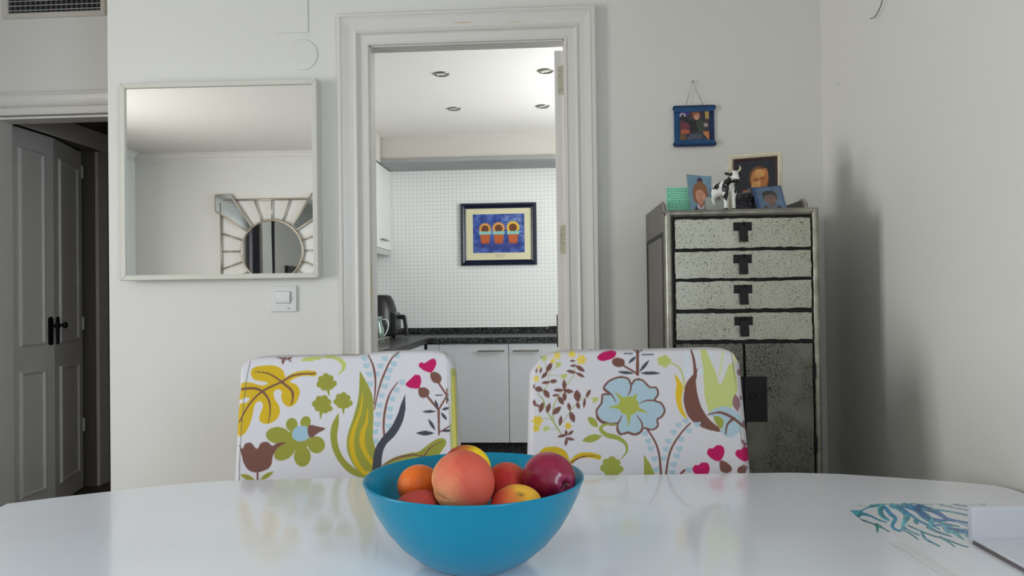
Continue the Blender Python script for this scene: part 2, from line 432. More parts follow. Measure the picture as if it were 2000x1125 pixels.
# ---------------------------------------------------------------- door lining (jambs) of kitchen doorway
bm = bmesh.new()
for (a, b) in ((DOOR_L-.012, DOOR_L+.004), (DOOR_R-.004, DOOR_R+.012)): box(bm, a, b, FRONT_Y-.002, FRONT_Y+WT+.002, 0, DOOR_T)
box(bm, DOOR_L, DOOR_R, FRONT_Y-.002, FRONT_Y+WT+.002, DOOR_T-.004, DOOR_T+.012)
S('trim_5', bm, M['trim'])
casing('trim_6', HD_L+.004, HD_R-.004, 2.10-.004, REC_Y+.002, [(0, 0), (-.012, 0), (-.012, -.1), (0, -.1)])

# kitchen door, open into the kitchen at right angles: its hinge edge faces us
door = empty('door_1', (0, FRONT_Y+WT+.008, 0)); door['kind'] = 'structure'
bm = bx(.0, .034, 0, .70, .01, 2.105); mk('door_leaf', bm, M['trim'], door, bevel=.002)
M['hinge'] = mat('painted_hinge', RGB(196, 194, 172), 0.4, noise=.15, nscale=80)
for z in (P(1097, 158, Y=FRONT_Y+.08).z, P(1100, 468, Y=FRONT_Y+.08).z, .30):
    h = bmesh.new()
    box(h, .012, .027, -.003, 0, z-.052, z+.052)
    for dz in (-.038, -.02, .02, .038): lathe(h, [(0, -.001), (.0025, -.001), (.0025, .001), (0, .001)], 8, (.018, -.0035, z+dz))
    tube(h, [(.030, -.004, z-.055), (.030, -.004, z+.055)], .005, 10)
    mk('hinge', h, M['hinge'], door)
for s in (-1, 1):
    h = bmesh.new(); x = .0 if s < 0 else .034
    tube(h, [(x, .63, 1.02), (x+s*.045, .63, 1.02), (x+s*.05, .60, 1.02), (x+s*.05, .53, 1.02)], .008, 10)
    box(h, min(x, x+s*.006), max(x, x+s*.006), .61, .65, .93, 1.08)
    mk('door_handle', h, M['steel'], door, smooth=True)

# ================================================================ hall behind the left doorway
HX, HY1 = -2.86, 5.6
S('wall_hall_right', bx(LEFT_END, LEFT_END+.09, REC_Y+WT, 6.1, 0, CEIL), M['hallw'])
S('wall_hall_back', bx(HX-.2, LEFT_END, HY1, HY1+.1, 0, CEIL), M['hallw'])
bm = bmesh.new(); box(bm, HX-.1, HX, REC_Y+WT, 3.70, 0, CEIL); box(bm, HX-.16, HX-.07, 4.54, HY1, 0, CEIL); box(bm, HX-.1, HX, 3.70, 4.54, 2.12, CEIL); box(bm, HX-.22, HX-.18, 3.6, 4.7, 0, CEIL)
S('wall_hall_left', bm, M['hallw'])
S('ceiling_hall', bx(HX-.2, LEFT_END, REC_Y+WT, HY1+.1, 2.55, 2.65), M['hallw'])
# closet double door
def closet(name, y0, y1, label):
    d = empty(name, (0, 0, 0)); d['kind'] = 'structure'
    x = HX
    mk('door_leaf', bx(x-.03, x-.002, y0+.002, y1-.002, .01, 2.105), M['hall'], d)
    for z0, z1 in ((.12, .80), (.93, 2.0)):
        b = bmesh.new(); a0, a1 = y0+.075, y1-.075
        prof = [(0, 0), (.006, .010), (.014, .012), (.022, .004), (.03, 0)]; R = []
        for dd, h in prof: R.append([b.verts.new(p) for p in ((x-.002+h, a0+dd, z0+dd), (x-.002+h, a1-dd, z0+dd), (x-.002+h, a1-dd, z1-dd), (x-.002+h, a0+dd, z1-dd))])
        for p, q in zip(R, R[1:]):
            for k in range(4): b.faces.new([p[k], p[(k+1) % 4], q[(k+1) % 4], q[k]])
        box(b, x-.004, x+.001, a0+.028, a1-.028, z0+.028, z1-.028)
        mk('door_panel', b, M['hall'], d)
    return d
YM = P(106, 600, X=HX).y
d1 = closet('door_2', 3.71, YM, ''); d2 = closet('door_3', YM, 4.50, '')
for d, yy, s in ((d1, P(98.5, 632, X=HX).y, 1), (d2, P(116, 632, X=HX).y, 1)):
    z0, z1 = 0.925, 1.085
    b = bmesh.new(); pl = []
    for k in range(24):
        a = 2*math.pi*k/24; pl.append((yy+.018*math.cos(a), (z1-.018 if math.sin(a) >= 0 else z0+.018)+.018*math.sin(a)))
    prism(b, pl, 'x', HX-.002, HX+.006); e = mk('handle_plate', b, M['iron'], d)
    b = bmesh.new(); lathe(b, [(0, 0), (.007, 0), (.007, .02), (.017, .028), (.019, .036), (.014, .045), (0, .047)], 20)
    for v in b.verts: v.co = Vector((HX+.006+v.co.z, yy+v.co.x, 1.035+v.co.y))
    mk('door_knob', b, M['iron'], e, smooth=True)
bm = bmesh.new()
prism(bm, [(3.66, 2.115), (4.54, 2.115), (4.54, 2.225), (3.66, 2.225)], 'x', HX, HX+.022); prism(bm, [(4.545, 0), (4.65, 0), (4.65, 2.225), (4.545, 2.225)], 'x', HX-.07, HX-.048)
S('trim_7', bm, M['hall'], bevel=.005)
for z in (P(172, 330, X=HX).z, P(174, 632, X=HX).z, .4):
    b = bmesh.new(); tube(b, [(HX+.004, 4.495, z-.04), (HX+.004, 4.495, z+.04)], .007, 10); mk('hinge', b, M['hall'], d2)
piv = Vector((HX, YM, 0)); d2.matrix_world = Matrix.Translation(piv) @ Matrix.Rotation(math.radians(15), 4, 'Z') @ Matrix.Translation(-piv)
# latch keep on left jamb of the hall doorway
q = P(13, 632, Y=REC_Y+.045)
tag(mk('latch_plate', bx(HD_L+.004, HD_L+.011, REC_Y+.03, REC_Y+.06, q.z-.025, q.z+.025), M['iron']), 'small dark metal latch keep on the left jamb of the hall doorway', 'latch')
S('baseboard_hall', bx(HX+.0, LEFT_END, HY1-.015, HY1, 0, .09), M['hall'])

# ================================================================ kitchen shell
KB, KL, KR, KC = 5.95, -1.58, 1.35, 2.40
S('wall_kitchen_back', bx(KL-.0, KR+.1, KB, KB+.1, 0, KC+.3), M['tile'])
S('wall_kitchen_left', bx(LEFT_END+.09, KL, FRONT_Y+WT, KB+.1, 0, KC+.3), M['tile'])
bm = bmesh.new(); W3 = (3.45, 4.75, .95, 2.15)
box(bm, KR, KR+.1, FRONT_Y+WT, W3[0], 0, KC+.3); box(bm, KR, KR+.1, W3[1], KB, 0, KC+.3); box(bm, KR, KR+.1, W3[0], W3[1], 0, W3[2]); box(bm, KR, KR+.1, W3[0], W3[1], W3[3], KC+.3)
S('wall_kitchen_right', bm, M['wall'])
S('wall_kitchen_front', bx(RIGHT_X, KR+.1, FRONT_Y, FRONT_Y+WT, 0, CEIL), M['wall'])
S('ceiling_kitchen', bx(KL, KR, FRONT_Y+WT, KB, KC, KC+.1), mat('kitchen_ceiling_paint', RGB(232, 231, 226), .8))
BY = 5.63
M['bulk'] = mat('bulkhead_paint', RGB(200, 196, 188), 0.7)
S('trim_8', bx(KL, KR, BY, KB, 2.20, KC), M['bulk'])
M['greytrim'] = mat('grey_cornice', RGB(150, 153, 152), 0.5)
bm = bmesh.new(); prism(bm, [(BY-.03, 2.225), (BY-.005, 2.225), (BY-.0, 2.212), (KB, 2.199), (KB, 2.19), (BY, 2.19), (BY-.03, 2.20)], 'x', -1.34, KR)
S('trim_9', bm, M['greytrim'])
S('trim_10', bx(KL, -1.34, FRONT_Y+WT, BY-.031, 2.20, KC), M['bulk'])
# recessed spotlights
def spot(px, py, label):
    p = P(px, py, Z=KC)
    s = empty('recessed_spotlight', (p.x, p.y, KC), 0, label, 'ceiling light', 'recessed spotlights in the kitchen ceiling')
    b = bmesh.new(); lathe(b, [(.028, -.001), (.030, -.005), (.040, -.007), (.045, -.003), (.045, 0), (.028, 0)], 28); mk('trim_ring', b, M['steel'], s, smooth=True)
    b = bmesh.new(); lathe(b, [(.028, -.001), (.020, -.0045), (.010, -.003), (0, -.0025)], 24); mk('lamp_face', b, mat('lamp_reflector', RGB(225, 222, 205), 0.15, 0.6), s, smooth=True)
spot(862, 144, 'recessed kitchen spotlight, front left of the four in the ceiling')
spot(1066, 138, 'recessed kitchen spotlight, front right of the four beside the open door')
spot(887, 212, 'recessed kitchen spotlight, rear left of the four in the ceiling')
spot(1060, 207, 'recessed kitchen spotlight, rear right of the four, near the bulkhead')
win('window_3', 'x', KR+.1, *W3)
# ================================================================ kitchen furniture
FY = 5.35     # plane of the base doors at the back
def cab(name, x0, x1, label, hx):
    c = empty(name, ((x0+x1)/2, FY, 0), 0, label, 'cabinet', 'white base cabinets along the rear kitchen wall'); ox = (x0+x1)/2
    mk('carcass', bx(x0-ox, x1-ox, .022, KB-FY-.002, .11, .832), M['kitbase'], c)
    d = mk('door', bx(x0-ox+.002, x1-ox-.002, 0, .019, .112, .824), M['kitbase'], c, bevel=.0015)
    h = bmesh.new(); tube(h, [(hx-ox-.095, -.028, .775), (hx-ox+.095, -.028, .775)], .006, 10)
    for s in (-.075, .075): tube(h, [(hx-ox+s, 0, .775), (hx-ox+s, -.028, .775)], .004, 8)
    mk('handle', h, M['steel'], d)
def PX(px, Y, py=600): return P(px, py, Y=Y).x
xa, xb = PX(857.5, FY, 700), PX(993.5, FY, 700); w = xb-xa
cab('base_cabinet', xa, xb, 'white base cabinet left of the door gap, bar handle at its top right', PX(959, FY-.03, 686))
cab('base_cabinet', xb, xb+w, 'white base cabinet beside the doorway jamb, bar handle at its top left', PX(1027, FY-.03, 685))
cab('base_cabinet', xb+w, xb+2*w, 'white base cabinet behind the right doorway jamb, rightmost of the rear run', xb+2*w-.12)
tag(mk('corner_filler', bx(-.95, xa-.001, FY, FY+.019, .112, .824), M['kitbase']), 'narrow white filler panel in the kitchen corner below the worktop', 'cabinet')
bm = bx(-.93, xb+2*w, FY+.05, FY+.066, 0, .109)
tag(mk('plinth', bm, M['granite']), 'black plinth under the white base cabinets', 'plinth')
# left run
LF = -.97
ys = [3.36, 3.96, 4.56, 5.16]
lbl = ['white base cabinet of the left run nearest the dining room', 'white base cabinet in the middle of the left run', 'white base cabinet of the left run nearest the corner']
for i in range(3):
    y0, y1 = ys[i], ys[i+1]
    c = empty('base_cabinet', (LF, (y0+y1)/2, 0), 0, lbl[i], 'cabinet', 'white base cabinets of the left kitchen run'); oy = (y0+y1)/2
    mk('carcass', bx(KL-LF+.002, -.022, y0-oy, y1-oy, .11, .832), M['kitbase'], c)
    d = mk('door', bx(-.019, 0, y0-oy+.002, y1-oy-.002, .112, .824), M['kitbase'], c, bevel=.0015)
    h = bmesh.new(); tube(h, [(.028, .05, .775), (.028, .24, .775)], .006, 10)
    for s in (.07, .22): tube(h, [(0, s, .775), (.028, s, .775)], .004, 8)
    mk('handle', h, M['steel'], d)
tag(mk('plinth', bx(LF-.066, LF-.05, 3.36, 5.3, 0, .109), M['granite']), 'black plinth under the left run of base cabinets', 'plinth')
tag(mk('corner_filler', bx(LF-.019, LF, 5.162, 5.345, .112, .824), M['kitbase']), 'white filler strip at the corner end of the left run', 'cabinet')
bm = bmesh.new(); prism(bm, [(KL+.001, 3.34), (-.945, 3.34), (-.945, FY-.02), (KR-.01, FY-.02), (KR-.01, KB-.001), (KL+.001, KB-.001)], 'z', .833, .872)
tag(mk('worktop', bm, M['granite'], bevel=.002), 'L-shaped black speckled granite worktop in the kitchen', 'worktop')
bm = bmesh.new(); prism(bm, [(KL+.001, 3.34), (KL+.02, 3.34), (KL+.02, KB-.02), (KR-.01, KB-.02), (KR-.01, KB-.001), (KL+.001, KB-.001)], 'z', .873, .920)
tag(mk('upstand', bm, M['granite'], bevel=.001), 'black granite upstand strip along the tiled wall', 'upstand')
# upper cabinets on the left wall
UX = PX(763, KB-.01, 400); ub = P(763, 489.5, Y=KB-.01).z
ys = [3.55, 4.15, 4.75, 5.35, KB-.004]
lbl = ['white wall cabinet over the left worktop, nearest the doorway', 'white wall cabinet over the left worktop, second from the doorway', 'white wall cabinet over the left worktop, third from the doorway', 'white wall cabinet in the far left kitchen corner']
for i in range(4):
    y0, y1 = ys[i], ys[i+1]
    c = empty('wall_cabinet', (UX, (y0+y1)/2, ub), 0, lbl[i], 'cabinet', 'white wall cabinets on the left kitchen wall'); oy = (y0+y1)/2
    mk('carcass', bx(KL-UX+.002, -.022, y0-oy, y1-oy, .001, 2.188-ub), M['kitw'], c)
    d = mk('door', bx(-.019, 0, y0-oy+.002, y1-oy-.002, 0, 2.186-ub), M['kitw'], c, bevel=.0015)
    h = bmesh.new(); e = -1 if i % 2 else 1; c0 = e*(.3-.16) if i < 3 else 0
    tube(h, [(.028, c0-.09, .065), (.028, c0+.09, .065)], .006, 10)
    for s in (-.07, .07): tube(h, [(0, c0+s, .065), (.028, c0+s, .065)], .004, 8)
    mk('handle', h, M['steel'], d)
M['pelmet'] = mat('grey_pelmet', RGB(190, 192, 188), 0.4)
tag(mk('light_pelmet', bx(KL+.002, UX-.004, 3.55, KB-.004, ub-.045, ub-.001), M['pelmet'], bevel=.004), 'light grey pelmet under the white wall cabinets', 'pelmet')

# air fryer
AX, AY = -1.30, 5.44
af = empty('air_fryer', (AX, AY, .873), 0, 'black air fryer with a basket handle on the left worktop', 'air fryer')
b = bmesh.new(); prof = [(0, .012), (.125, .012), (.135, .03), (.137, .12), (.128, .21), (.108, .27), (.085, .308), (.05, .316), (0, .317)]
lathe(b, prof, 40)
for v in b.verts: v.co.x *= .82; v.co.y *= 1.0; v.co.x += -.02*max(0, v.co.z-.2)*5*.4
mk('body', b, M['black'], af, smooth=True)
b = bmesh.new(); prism(b, [(.085, .03), (.122, .03), (.122, .165), (.113, .185), (.085, .185)], 'y', -.09, .09); mk('basket', b, M['black'], af, bevel=.006)
b = bmesh.new(); prism(b, [(.118, .135), (.118, .168), (.165, .168), (.178, .155), (.196, .012), (.172, .012), (.158, .125), (.15, .135)], 'y', -.02, .02); mk('handle', b, M['black'], af, bevel=.005)
for dx, dy in ((-.07, -.07), (-.07, .07), (.07, -.07), (.07, .07)):
    mk('foot', bx(dx-.01, dx+.01, dy-.01, dy+.01, 0, .014), M['black'], af)
# small things beside the left worktop edge
p = P(744, 640, Y=4.75)
g = empty('water_jug', (p.x-.03, 4.75, .873), 0, 'clear glass jug with green tint beside the air fryer', 'jug')
b = bmesh.new(); lathe(b, [(0, 0), (.045, 0), (.052, .02), (.05, .09), (.036, .13), (.034, .16), (.041, .175), (.038, .175), (.031, .16), (.033, .13), (.047, .09), (.048, .02), (.04, .006), (0, .006)], 28)
mk('jug_body', b, mat('green_glass', RGB(190, 215, 205), 0.05, trans=.8), g, smooth=True)
b = bmesh.new(); tube(b, spline([(.036, 0, .155), (.07, 0, .15), (.078, 0, .11), (.06, 0, .06), (.049, 0, .05)], 5), .004, 8); mk('jug_handle', b, M['plate'], g, smooth=True)
p = P(740, 678, Y=4.0)
dr = empty('dish_rack', (p.x-.05, 4.05, .873), 0, 'small chrome wire dish rack at the near end of the left worktop', 'dish rack')
b = bmesh.new()
for z in (.01, .07): tube(b, [(-.11, -.16, z), (.06, -.16, z), (.06, .16, z), (-.11, .16, z)], .003, 8, True)
for k in range(11):
    y = -.15+.03*k; tube(b, [(-.11, y, .07), (-.11, y, .01), (.06, y, .01), (.06, y, .07)], .002, 6)
mk('wire_frame', b, M['steel'], dr)
b = bmesh.new(); tube(b, spline([(-1.165, 4.5, .878), (-1.11, 4.45, .95), (-1.075, 4.4, .96), (-1.05, 4.3, .883), (-1.02, 4.28, .878), (-1.0, 4.25, .878)], 8), .004, 8)
tag(mk('power_cord', b, M['black'], smooth=True), 'black power cord looping over the left worktop', 'cord')

# framed picture on the tiles
x0, z1 = P(900, 398, Y=KB).x, P(974, 397, Y=KB).z; x1, z0 = P(1049, 516, Y=KB).x, P(974, 518, Y=KB).z
fx, fz = (x0+x1)/2, (z0+z1)/2; W_, H_ = (x1-x0)/2, (z1-z0)/2
fr = empty('framed_picture', (fx, KB-.004, fz), 0, 'navy framed picture of flower pots hanging on the tiled wall', 'picture')
M['navy'] = mat('navy_lacquer', RGB(16, 22, 48), 0.25)
M['cream'] = mat('cream_card', RGB(222, 216, 180), 0.8)
b = bmesh.new(); frame4(b, -W_, W_, -H_, H_, .055, 0, 0, [(0, 0), (0, -.018), (.006, -.026), (.018, -.028), (.030, -.020), (.036, -.022), (.042, -.018), (.042, 0)]); mk('frame', b, M['navy'], fr)
mk('mount', bx(-W_+.03, W_-.03, -.010, -.001, -H_+.03, H_-.03), M['cream'], fr)
b = bmesh.new(); frame4(b, -W_+.041, W_-.041, -H_+.041, H_-.041, .003, -.014, -.010); mk('inner_bead', b, mat('silver_bead', RGB(200, 200, 200), .3, .6), fr)
cv = Canvas(700, 530, (58, 84, 158)); cv.mottle(60, 60); cv.mottle(40, 25)
for k in range(60):
    a, r = NPR.rand(2); cv.ell(430+270*a, 20+380*r*(a*.8+.2), 14+20*NPR.rand(), 12, (120+60*a, 150+40*a, 205), al=.35)
cv.ell(350, 420, 330, 60, (40, 40, 100), al=.4)
for i, (cx, cy, sc) in enumerate(((165, -8, 1.1), (350, -14, 1.15), (545, -22, 1.2))):
    R_ = 66*sc
    for k in range(16):
        a = k*22.5+i*7; cv.leaf(cx+math.cos(math.radians(a))*R_*.82, 210+cy+math.sin(math.radians(a))*R_*.82, R_*.75, R_*.42, a, ((222, 160, 70), (226, 160, 80), (230, 190, 60))[i])
    cv.ell(cx, 210+cy, R_*.68, R_*.68, (98, 48, 26)); cv.ell(cx, 212+cy, R_*.42, R_*.42, (128, 76, 40)); cv.ell(cx, 214+cy, R_*.2, R_*.2, (70, 40, 24))
    cv.leaf(cx+58, 262+cy, 60, 26, -20, (70, 110, 80))
    cv.poly([(cx-70, 270), (cx+70, 270), (cx+56, 395), (cx-54, 395)], (190, 96, 48)); cv.ell(cx, 395, 55, 12, (176, 84, 42))
    cv.poly([(cx-86, 235), (cx+86, 235), (cx+80, 280), (cx-80, 280)], (140, 196, 190))
cv.blur(2)
M['print'] = attr_mat('printed_paper', 0.35, 0.5)
a, b_, c_, d_ = (312-145)/(1188-145), (1022-145)/(1188-145), (265-115)/(965-115), (795-115)/(965-115)
X0 = -W_+2*W_*a; X1 = -W_+2*W_*b_; Z1 = H_-2*H_*c_; Z0 = H_-2*H_*d_
picture('print', [(X0, -.0105, Z1), (X1, -.0105, Z1), (X1, -.0105, Z0), (X0, -.0105, Z0)], cv, M['print'], fr, 150, .0004)
b = bmesh.new()
for k, (u0, u1, zz) in enumerate(((-.045, .045, -.016), (-.038, .04, -.026), (-.03, .03, -.006-.03))):
    box(b, (X0+X1)/2+u0+.01, (X0+X1)/2+u1+.01, -.0108, -.0099, Z0+zz-.0012, Z0+zz+.0012)
mk('caption_lines', b, mat('caption_ink', RGB(150, 140, 120), .7), fr)

# ================================================================ wall fixtures
# cover plates
p0, p1 = P(537, 66, Y=FRONT_Y), P(602, 66, Y=FRONT_Y)
tag(mk('junction_cover', bx(p0.x, p1.x, FRONT_Y-.004, FRONT_Y-.0003, p0.z, p0.z+.17), M['wall'], bevel=.0012), 'square white junction box cover painted like the wall, above the round one', 'cover plate')
p = P(591, 107, Y=FRONT_Y); r = (P(621, 107, Y=FRONT_Y).x-P(561, 107, Y=FRONT_Y).x)/2
b = bmesh.new(); lathe(b, [(0, .004), (r-.003, .004), (r, .002), (r, 0)], 48)
for v in b.verts: v.co = Vector((p.x+v.co.x, FRONT_Y-.0003-v.co.z, p.z+v.co.y))
tag(mk('junction_cover', b, M['wall'], smooth=False), 'round white junction box cover above the right end of the wall mirror', 'cover plate')
# light switch
p0, p1 = P(530, 607, Y=FRONT_Y), P(580, 560, Y=FRONT_Y); cx, cz, hw = (p0.x+p1.x)/2, (p0.z+p1.z)/2, (p1.x-p0.x)/2
sw = empty('light_switch', (cx, FRONT_Y-.0005, cz), 0, 'square white light switch under the wall mirror', 'light switch')
mk('plate', bx(-hw, hw, -.009, 0, -hw*.97, hw*.97), M['plate'], sw, bevel=.002)
b = bmesh.new(); prism(b, [(0, -.016), (-.014, -.016), (-.019, .0), (-.014, .027), (0, .027)], 'x', -.027, .027); 
for v in b.verts: v.co.x += 0
mk('rocker', b, mat('switch_rocker', RGB(233, 233, 232), .25), sw, bevel=.0012)
b = bmesh.new(); frame4(b, -.0285, .0285, -.0175, .0285, .0015, -.0096, -.008); mk('rocker_gap', b, mat('switch_gap', RGB(150, 150, 150), .5), sw)
mk('badge', bx(.017, .024, -.0096, -.008, -hw+.012, -hw+.015), mat('badge_grey', RGB(70, 72, 76), .4), sw)
# air vent
p0, p1 = P(8, 39, Y=REC_Y), P(208, 32, Y=REC_Y)
vx0, vx1, vz = p0.x, p1.x, (p0.z+p1.z)/2+.002
vt = empty('air_vent', ((vx0+vx1)/2, REC_Y-.0005, vz), 0, 'white framed air vent grille above the dark hall doorway', 'vent')
hw = (vx1-vx0)/2; M['ventp'] = mat('vent_paint', RGB(214, 208, 200), .4)
b = bmesh.new(); frame4(b, -hw, hw, 0, .165, .028, -.010, 0, [(0, 0), (0, -.008), (.004, -.012), (.024, -.010), (.028, -.006), (.028, 0)]); mk('frame', b, M['ventp'], vt)
mk('back_box', bx(-hw+.026, hw-.026, -.002, -.0005, .026, .139), mat('vent_dark', RGB(26, 26, 27), .8), vt)
for k in range(5):
    z = .036+.0235*k; b = bmesh.new(); prism(b, [(-.0095, z), (-.0095, z+.0035), (-.003, z+.007), (-.003, z+.0035)], 'x', -hw+.027, hw-.027); mk('slat', b, mat('vent_slat', RGB(190, 190, 188), .35), vt)
b = bmesh.new()
for k in range(18): 
    x = -hw+.04+(2*hw-.08)*k/17; box(b, x-.009, x+.004, -.0065, -.002, .027, .138)
mk('rear_blades', b, mat('vent_blade', RGB(70, 70, 72), .5), vt)

# ================================================================ wall mirror
TH = math.radians(1.2)
MT = .045; xr_ = P(627, 350, Y=FRONT_Y-.003).x; xl_ = P(235, 350, Y=FRONT_Y-.06).x
mw = (xr_-xl_)/2
zt, zb = P(431, 158.5, Y=FRONT_Y-.05).z, P(431, 545.5, Y=FRONT_Y-.05).z; mh = (zt-zb)/2
mr = empty('wall_mirror', (xr_-mw, FRONT_Y-.003-mw*math.sin(TH), (zt+zb)/2), TH, 'square wall mirror with a pale cream frame left of the kitchen doorway', 'mirror')
M['mframe'] = mat('cream_mirror_frame', RGB(218, 218, 206), .45, noise=.02, nscale=9)
b = bmesh.new(); fwid = .0195
frame4(b, -mw, mw, -mh, mh, fwid, 0, 0, [(0, 0), (0, -MT+.003), (.002, -MT), (fwid-.002, -MT), (fwid, -MT+.002), (fwid, -MT+.010), (fwid, 0)]); mk('frame', b, M['mframe'], mr)
mk('glass', bx(-mw+fwid-.002, mw-fwid+.002, -MT+.008, -.002, -mh+fwid-.002, mh-fwid+.002), M['mirror'], mr)
M['seam'] = mat('seam_gap', RGB(150, 150, 138), .8)
for sx in (-1, 1):
    for sz in (-1, 1):
        b = bmesh.new(); tube(b, [(sx*mw, -MT-.0002, sz*mh), (sx*(mw-fwid), -MT-.0002, sz*(mh-fwid))], .0006, 5)
        mk('mitre_seam', b, M['seam'], mr)

# ================================================================ sunburst mirror on the rear wall (seen in the wall mirror)
def rear(px, py):
    """point on the rear wall seen through the wall mirror at a photo pixel"""
    d = (Fw + Rt*((px-1000)/F_PX) + Up*((562.5-py)/F_PX)).normalized()
    n = Vector((math.sin(TH), -math.cos(TH), 0)); q = Vector((mr.location.x, mr.location.y, 0))+n*(MT-.008)
    t = (q-EYE).dot(n)/d.dot(n); h = EYE+d*t; r = d-n*2*d.dot(n)
    return h+r*((REAR_Y+.03-h.y)/r.y)
c = rear(531, 490); cr = (rear(591, 490)-rear(471, 490)).length/2
sm = empty('sunburst_mirror', (c.x, REAR_Y+.02, c.z), 0, 'silver sunburst mirror on the rear wall, seen reflected in the wall mirror', 'mirror')
M['champ'] = mat('champagne_metal', RGB(176, 166, 150), .35, .8)
q = cr/222.0
def sp(x, y, Y=0.0): return (-(x-495)*q, Y, (560-y)*q)   # mirrored left-right: the camera sees it reflected
b = bmesh.new(); pts = [(cr*math.cos(a*math.pi/36), .004, cr*math.sin(a*math.pi/36)) for a in range(72)]; tube(b, pts, .011, 8, True); mk('ring', b, M['champ'], sm, smooth=True)
b = bmesh.new(); lathe(b, [(0, 0), (cr, 0), (cr, .006), (0, .006)], 64)
for v in b.verts: v.co = Vector((v.co.x, v.co.z, v.co.y))
mk('round_glass', b, M['mirror'], sm)
M['smoke'] = mat('grey_mirror_glass', (.70, .75, .77, 1), .08, 1.0)
def rot(pts, k):
    for _ in range(k): pts = [(z_, Y, -x_) for x_, Y, z_ in pts]
    return pts
for k in range(4):
    b = bmesh.new()
    tube(b, rot([(-.505*1, 0, .535), (.505, 0, .535)], k), .010, 8)
    for x_, t_ in ((-130, -85), (0, 0), (135, 90)):
        a_ = math.atan2(t_*.9, 222); tube(b, rot([(x_*q*.98, 0, .535), (cr*math.sin(a_), 0, cr*math.cos(a_))], k), .0075, 8)
    mk('rods', b, M['champ'], sm, smooth=True)
    sh = [(-.588, .588), (-.425, .588), (-.215, .262), (-.262, .215), (-.588, .425)]
    b = bmesh.new(); ps = rot([(x_, 0, z_) for x_, z_ in sh], k); prism(b, [(x_, z_) for x_, _, z_ in ps], 'y', .002, .007)
    e = mk('corner_glass', b, M['smoke'], sm)
    b = bmesh.new(); tube(b, [(x_, .003, z_) for x_, _, z_ in ps], .010, 8, True); mk('corner_rim', b, M['champ'], e, smooth=True)
# curtains at the dining window
def curtain(name, y0, y1, x, label, m, amp=.035):
    n = 90; V = []; nz = 14
    for j in range(nz):
        z = .03+2.42*j/(nz-1)
        for i in range(n):
            t = i/(n-1); V.append((x+amp*math.sin(t*38+.6*math.sin(z*1.3)), y0+(y1-y0)*t, z))
    o = raw(name, V, gridfaces(n, nz), m)
    s = o.modifiers.new('solid', 'SOLIDIFY'); s.thickness = .003
    tag(o, label, 'curtain'); return o
M['curt'] = mat('white_curtain', RGB(225, 225, 222), .9)
M['curtd'] = mat('dark_curtain', RGB(40, 40, 46), .9)
curtain('curtain', 1.20, 1.60, LEFT_X+.12, 'white gathered curtain beside the dining room window, seen in the round mirror', M['curt'])
curtain('curtain', 1.62, 1.76, LEFT_X+.12, 'dark curtain edge beside the white curtain, seen in the round mirror', M['curtd'], .02)
curtain('curtain', 0.82, 1.14, LEFT_X+.10, 'dark curtain on the window side of the white one, seen in the round mirror', M['curtd'], .03)
b = bmesh.new(); tube(b, [(LEFT_X+.12, -.8, 2.50), (LEFT_X+.12, 1.95, 2.50)], .012, 12)
for y in (-.75, .5, 1.7): tube(b, [(LEFT_X, y, 2.50), (LEFT_X+.12, y, 2.50)], .008, 8)
tag(mk('curtain_rod', b, M['iron'], smooth=True), 'dark curtain rod over the dining room window', 'curtain rod')
tv = empty('television', (LEFT_X+.032, 3.02, 1.48), math.radians(90), 'black flat television on the left wall, seen in the round mirror', 'television')
mk('bezel', bx(-.38, .38, -.02, .029, -.25, .25), M['black'], tv, bevel=.006)
mk('screen', bx(-.36, .36, -.0215, -.019, -.23, .23), mat('screen_black', RGB(10, 10, 12), .08), tv)
